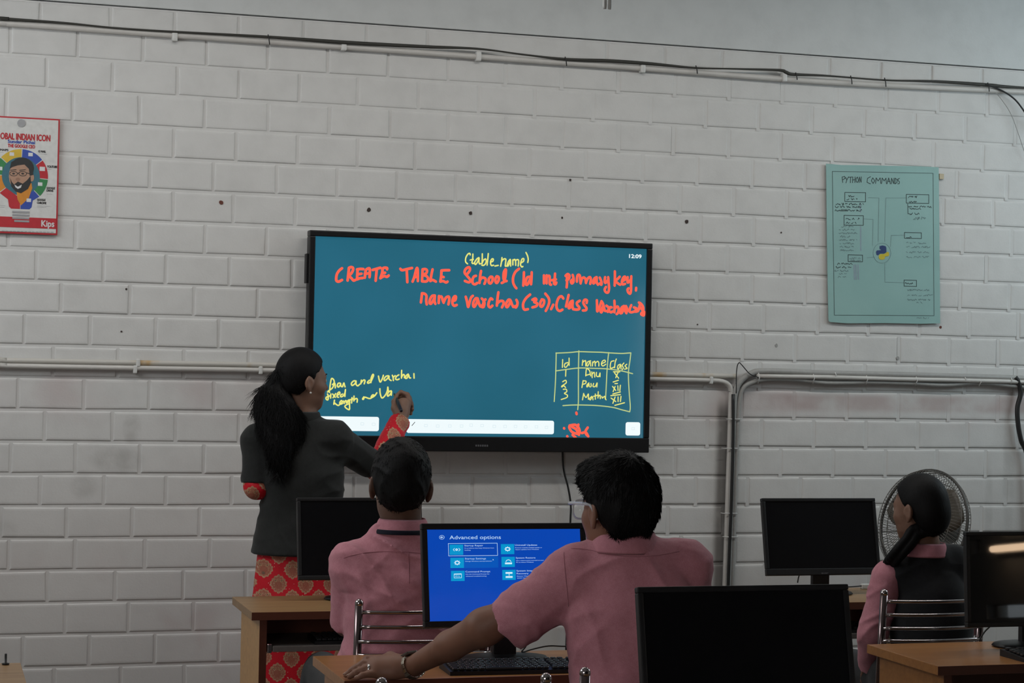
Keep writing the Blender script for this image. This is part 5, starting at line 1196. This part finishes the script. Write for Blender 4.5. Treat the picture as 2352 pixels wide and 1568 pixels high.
    # wrist watch with metal links
    wt = empty('wrist_watch', (0, 0, 0), None, None); wt.parent = root; fa = unit(Wr-mid); wc = Wr+unit(mid-Wr)*.010; wt.location = Vector(wc-oo)
    sd = unit(np.cross(fa, UPZ)); up = unit(np.cross(sd, fa)); M['steel'] = plain('watch_steel', (.55, .50, .42), .22, 1); M['watch_dark'] = plain('watch_case', (.12, .10, .085), .3, .6)
    B4 = lambda t: Matrix([[fa[i], (sd*-math.sin(t)+up*math.cos(t))[i], (sd*math.cos(t)+up*math.sin(t))[i], (sd*math.cos(t)*.0355+up*math.sin(t)*.0325)[i]] for i in range(3)]+[[0, 0, 0, 1]])
    for k in range(18):
        t = 2*math.pi*k/18
        if 1.0 < t < 2.2: continue
        MB().box((-.0098, -.0056, -.0018), (.0098, .0056, .0026), .0014, M=B4(t)).build('watch_link', M['steel'], wt)
    MB().box((-.016, -.018, -.002), (.016, .018, .0065), .003, M=B4(1.62)).build('watch_case', M['watch_dark'], wt)
    # ring
    a, b = rin[0]*.25+rin[1]*.75, rin[0]*.12+rin[1]*.88; a = rin[0]*.22+rin[1]*.78; d = unit(rin[1]-rin[0]); e1 = unit(np.cross(d, UPZ)); e2 = np.cross(d, e1)
    mb = MB(); c = a-oo; t = bmesh.new(); rings = []
    for (rr, dx) in ((.0126, -.0036), (.0138, -.0033), (.0138, .0033), (.0126, .0036)):
        rings.append([t.verts.new(c+d*dx+(e1*math.cos(2*math.pi*k/24)+e2*math.sin(2*math.pi*k/24))*rr) for k in range(24)])
    for i in range(4):
        for k in range(24): ff = t.faces.new((rings[i][k], rings[i][(k+1) % 24], rings[(i+1) % 4][(k+1) % 24], rings[(i+1) % 4][k])); ff.smooth = True
    mb._join(t, 0, None); mb.build('finger_ring', plain('silver_ring', (.7, .69, .67), .2, 1), root)
    legs_seated(J, npv((base[0]-.07, base[1]+.02, .555)), npv((base[0]+.11, base[1]+.02, .555)), npv((base[0]-.10, base[1]+.46, .53)), npv((base[0]+.2, base[1]+.45, .53)), npv((base[0]-.08, base[1]+.40, 0)), npv((base[0]+.2, base[1]+.40, 0)), root)
    return root
boy_glasses()

# ---------------------------------------------------------------- girl in dark waistcoat on the right
def girl():
    D = 6.79; J = mk(D); r_, f_, u_ = frame(2115, 1300, D); base = npv(atd(2130, 1500, D))
    root = empty('person', (base[0], base[1], 0), 'girl with a braid in a dark waistcoat over pink sleeves, turned left before the fan', 'person', 'pupils in pink uniform shirts')
    H = Head(J(2112, 1156), -r_*.80+f_*.58-u_*.12, u_-r_*.06+f_*.05, .97)
    nb = J(2122, 1258); Ls, Rs = J(2042, 1330), J(2190, 1292, .02); Le, Re = J(2006, 1455, .0), J(2215, 1430, .06); pel = npv((base[0], base[1], .52))
    Lh, Rh = J(1996, 1545, .12), npv((base[0]+.12, base[1]+.36, .69))
    lo, hi = bounds([H.c+npv((0, 0, .11)), Ls, Rs, Lh, Rh, pel, npv((base[0], base[1], .40))], .14); v = Vol(lo, hi, .0055)
    H.carve(v, nb, True); v.cap(nb, J(2122, 1330, .02), .044, .05, .03); v.cap(Ls, Rs, .030, .030, .03); v.cap(J(2125, 1340, .02), pel, .07, .085, .05)
    for s_, e, h, q in ((Ls, Le, Lh, 1), (Rs, Re, Rh, -1)):
        v.cap(s_, e, .038, .032, .03); fd = unit(h-e); w_ = e+fd*max(.12, np.linalg.norm(h-e)-.06); v.cap(e, w_, .032, .022, .015); hand(v, w_, fd, unit(u_+r_*-.3*q), np.cross(fd, UPZ)*q, .88, .35)
    v.build('body', M['skin_mid'], root); H.eyes(root)
    hv = Vol(H.c-.22, H.c+.18, .0045); hair_cap(hv, H, .010, .016, line=.045, nape=-.115, side=-.055); hv.ell(H.p(-.055, 0, -.045), [.055, .062, .07], H.ax, .03)
    V, Q = hv.mesh(1); knot = H.p(-.07, .01, -.085); gst = strands('combed_locks', V, Q, 3500, root, M['hair'], lambda p, n: unit(knot-p), .030, .035, .0009, 12, .07, None, 0, .03, 5.6)
    br = spline([H.p(-.060, .020, -.085), J(2103, 1222, -.055), J(2088, 1243, -.065), J(2071, 1262, -.070), J(2055, 1280, -.055), J(2042, 1298, -.01), J(2037, 1325, .06), J(2040, 1400, .09)], 6)
    ho = hv.build('hair', M['hair'], root); join_into(ho, gst)
    lo, hi = bounds(br, .06); bv = Vol(lo, hi, .004)
    for i, p in enumerate(br[::2]):
        p = npv(p); t_ = i/len(br[::2]); rr = .0215*(1-.35*t_)
        for q in (-1, 1): bv.ell(p+r_*q*.010-u_*q*.006, (rr*.8, rr*.8, rr*1.0), None, .003)
    bv.build('braid', M['hair'], root)
    # waistcoat, shirt sleeves and collar
    lo, hi = bounds([Ls, Rs, J(2135, 1640)], .17); s = Vol(lo, hi, .006); AX = [r_, f_, u_]
    s.cap(J(2075, 1312), J(2185, 1296, .02), .050, .052, 0); s.cap(nb+u_*-.036, J(2068, 1318), .048, .046, .04); s.cap(nb+u_*-.036, Rs, .048, .050, .04); s.ell(nb+u_*-.036, (.068, .064, .035), AX, .03)
    s.ell(J(2138, 1400), (.135, .11, .17), AX, .05); s.ell(J(2142, 1520), (.135, .115, .20), AX, .08); s.ell(J(2142, 1600), (.155, .13, .12), AX, .06)
    s.warp(folds(41, -.005, 48, [(.5, .1, 1), (-.5, .1, 1)], .4)); s.build('waistcoat', M['vest'], root)
    for nm, sh, e, h in (('shirt_sleeve', Ls, Le, Lh), ('shirt_sleeve', Rs, Re, Rh)):
        fd = unit(h-e); L = np.linalg.norm(h-e); lo, hi = bounds([sh, e, h], .10); q = Vol(lo, hi, .005); d = unit(e-sh)
        q.cap(sh-d*.005, e, .056, .043, .0); q.cap(e, e+fd*min(L, .19), .043, .038, .02); q.warp(folds(51, -.010, 70, [(.6, .2, 1), (-.7, .2, .8)], .6))
        w_ = e+fd*min(L, .165); q.half(w_, fd, w_-.08, w_+.08); q.cap(w_-fd*.03, w_+fd*.05, .030, .030, .003, 'cut'); q.build(nm, M['pink'], root)
    band('collar', root, M['pink_inner'], nb+u_*-.030, r_, f_, .084, .079, u_+r_*.14-f_*.06, .052, -.022, .005)
    legs_seated(J, npv((base[0]-.08, base[1]+.02, .55)), npv((base[0]+.08, base[1]+.02, .55)), npv((base[0]-.11, base[1]+.42, .53)), npv((base[0]+.11, base[1]+.42, .53)), npv((base[0]-.1, base[1]+.40, 0)), npv((base[0]+.1, base[1]+.40, 0)), root, .078)
    return root
girl()

# ---------------------------------------------------------------- teacher writing on the display
def teacher():
    D = 7.46; J = mk(D); r_, f_, u_ = frame(690, 1100, D); base = npv(atd(690, 1300, D))
    root = empty('person', (base[0], base[1], 0), 'woman in charcoal jacket and red patterned dress with long ponytail, writing on the display', 'person')
    H = Head(J(694, 862), r_*.88+f_*.46+u_*.02, u_+r_*.02, .975)
    nb = J(694, 958); Ls, Rs = J(592, 1014), J(766, 1006, .0); Le = J(590, 1116, -.04); Re = J(866, 1074, .17)
    A_ = lambda x, y, Y: npv(at(x, y, Y))
    Wr = A_(918, 966, -.175); Lw = J(668, 1112, .17); pel = J(688, 1215)
    lo, hi = bounds([H.c+npv((0, 0, .11)), Ls, Rs, Wr, A_(945, 900, -.09), npv((base[0], base[1], .10)), npv((base[0], base[1]-.05, .10))], .13); lo[2] = 0.0; v = Vol(lo, hi, .0048)
    H.carve(v, nb, True); v.cap(nb, J(692, 1010, .01), .043, .05, .03); v.cap(Ls, Rs, .030, .030, .03); v.cap(J(690, 1030, .01), pel, .07, .09, .05)
    v.cap(Ls, Le, .038, .033, .03); v.cap(Le, Lw, .033, .023, .015); hand(v, Lw, unit(Lw-Le), unit(-f_+u_*.3), u_, .88, .4)
    v.cap(Rs, Re, .040, .034, .03); v.cap(Re, Wr, .034, .024, .015)
    for q in (-.085, .085):
        h = npv((base[0]+q, base[1], .80)); v.cap(h, npv((base[0]+q*.9, base[1]+.01, .42)), .08, .055, .04); v.cap(npv((base[0]+q*.9, base[1]+.01, .42)), npv((base[0]+q*.9, base[1], .09)), .05, .036, .02); v.cap(npv((base[0]+q*.9, base[1]-.03, .035)), npv((base[0]+q, base[1]+.13, .028)), .035, .028, .02)
    # right hand closed round the stylus
    v.chain([Wr, A_(922, 948, -.155), A_(927, 930, -.140)], [.025, .031, .031], .014, flat=((0, 1, 0), 1.35))
    v.chain([A_(941, 921, -.130), A_(936, 906, -.120), A_(921, 900, -.108), A_(911, 907, -.106)], [.0105, .0098, .0088, .0075], .005)
    v.chain([A_(945, 930, -.122), A_(940, 913, -.110), A_(926, 908, -.100), A_(914, 915, -.103)], [.0105, .0098, .0088, .0075], .005)
    v.chain([A_(946, 940, -.118), A_(944, 925, -.103), A_(931, 920, -.095), A_(920, 926, -.100)], [.0098, .0092, .0085, .0072], .005)
    v.chain([A_(943, 950, -.116), A_(941, 938, -.104), A_(931, 934, -.097), A_(922, 938, -.102)], [.0088, .0082, .0075, .0065], .005)
    v.chain([A_(914, 952, -.158), A_(905, 938, -.150), A_(905, 922, -.135), A_(911, 910, -.118)], [.0135, .0118, .0102, .0082], .009)
    v.build('body', M['skin_mid'], root); H.eyes(root)
    # hair
    hv = Vol(H.c-.17, H.c+.17, .0042); hair_cap(hv, H, .010, .018, line=.035, nape=-.085, side=-.030); V, Q = hv.mesh(1); ho = hv.build('hair', M['hair'], root)
    tie = J(645, 884, -.03); tst = strands('combed_locks', V, Q, 3500, root, M['hair'], lambda p, n: unit(tie-p), .030, .035, .0009, 13, .07, lambda c: (c-H.c)@H.F < .055, 0, .03, 5.6); join_into(ho, tst)
    path = [npv(q) for q in spline([H.p(-.085, 0, -.02), tie, J(630, 925, -.07), J(636, 975, -.10), J(641, 1030, -.125), J(645, 1075, -.135)], 5)]
    lo, hi = bounds(path, .11); tv_ = Vol(lo, hi, .006); rr = np.interp(np.linspace(0, 1, len(path)), [0, .14, .24, .38, .55, .8, 1], [.045, .022, .038, .058, .064, .044, .012])
    tv_.chain(path, rr, .02, flat=(f_, 1.7)); tv_.ell(J(664, 985, -.075), (.06, .035, .09), [r_, f_, u_], .04); tv_.warp(folds(9, -.012, 75, [(1, .3, .25), (.8, -.3, .4)], .9))
    V, Q = tv_.mesh(1); po = tv_.build('ponytail', M['hair'], root)
    st = strands('wavy_locks', V, Q, 4200, root, M['hair'], lambda p, n: -u_+r_*.25*np.sin(p[2]*60+p[0]*40), .075, .07, .0011, 8, .28, None, .0040, .032); join_into(po, st)
    td = unit(path[6]-path[4]); band('hair_tie', root, M['white'], tie-td*.004, np.cross(td, f_), f_, .030, .026, td, .009, 0, .004)
    ea = H.p(-.006, -.0885, -.066); MB().ball(ea-npv(tree_loc(root)), .0042).build('earring', plain('pearl', (.6, .58, .55), .2), root)
    # jacket
    lo, hi = bounds([Ls, Rs, Re, Le, J(690, 1275)], .17); s = Vol(lo, hi, .0055); AX = [r_, f_, u_]
    s.cap(Ls, Rs, .050, .050, 0); s.cap(nb+u_*-.032, Ls, .050, .050, .045); s.cap(nb+u_*-.032, Rs, .050, .050, .045); s.ell(nb+u_*-.030, (.066, .062, .04), AX, .03)
    s.ell(J(692, 1085), (.152, .11, .17), AX, .05); s.cap(J(694, 1130), J(690, 1290), .138, .190, .05, flat=(f_, 1.36))
    q = s.part(); q.cap(Ls, Le, .055, .052, 0); q.half(Le+u_*.022, -u_, q.lo, hi+.1); s.merge(q, .02); d2 = unit(Re-Rs); q = s.part(); q.cap(Rs, Re+d2*.02, .060, .053, 0); q.half(Re-d2*.045, d2, q.lo, hi+.1); s.merge(q, .03)
    s.warp(folds(61, -.008, 52, [(.4, .1, 1), (-.6, .1, 1), (1, 0, .3)], .5))
    hemz = J(690, 1271)[2]; s.half((0, 0, hemz), (0, 0, -1), s.lo, s.lo+s.n*s.h)
    s.build('jacket', M['charcoal'], root)
    band('collar', root, M['charcoal'], nb+u_*-.016, r_, f_, .072, .068, u_, .040, -.010, .005)
    # dress and sleeves in red damask
    lo, hi = bounds([J(690, 1230), npv((base[0], base[1], .2))], .24); k = Vol(lo, hi, .007)
    k.cap(J(688, 1258), npv((base[0]-.01, base[1], .62)), .158, .168, 0, flat=(f_, 1.4)); k.cap(npv((base[0]-.01, base[1], .62)), npv((base[0]-.01, base[1], .22)), .168, .185, .05, flat=(f_, 1.35)); k.warp(folds(71, -.012, 40, [(1, .25, 0)], .3)); k.half((0, 0, .25), (0, 0, -1), k.lo, k.lo+k.n*k.h)
    k.build('dress', M['damask'], root)
    for e, w_, sh, rc in ((Le, Lw, Ls, .040), (Re, Wr, Rs, .0415)):
        fd = unit(w_-e); up = unit(sh-e); lo, hi = bounds([e, w_, e+up*.09], .09); q = Vol(lo, hi, .005)
        q.cap(e+up*.08, e, .047, .047, 0); q.cap(e, w_, .047, rc, .02); cut = w_-fd*.008; q.warp(folds(81, -.006, 80, [(.6, .2, 1)], .5)); q.half(cut, fd, cut-.08, cut+.09); q.cap(cut-fd*.02, cut+fd*.05, rc-.008, rc-.008, .003, 'cut')
        q.build('dress_sleeve', M['damask'], root)
    return root
teacher()
# stylus in her hand, its tip on the glass
a, b = at(905, 903, TY-.001), at(922, 944, -.235)
sty = empty('stylus', a, 'short dark stylus held in the teacher\'s hand, tip touching the display', 'stylus'); d = b-a
MB().tube([(0, 0, 0), d.normalized()*.004, d.normalized()*.018], [.0012, .0022, .0052], 12).build('tip', M['bezel2'], sty)
MB().tube([d.normalized()*.018, d.normalized()*.03, d*.98, d], [.0058, .0068, .0068, .0045], 14).build('barrel', plain('navy_barrel', (.012, .013, .022), .35), sty)
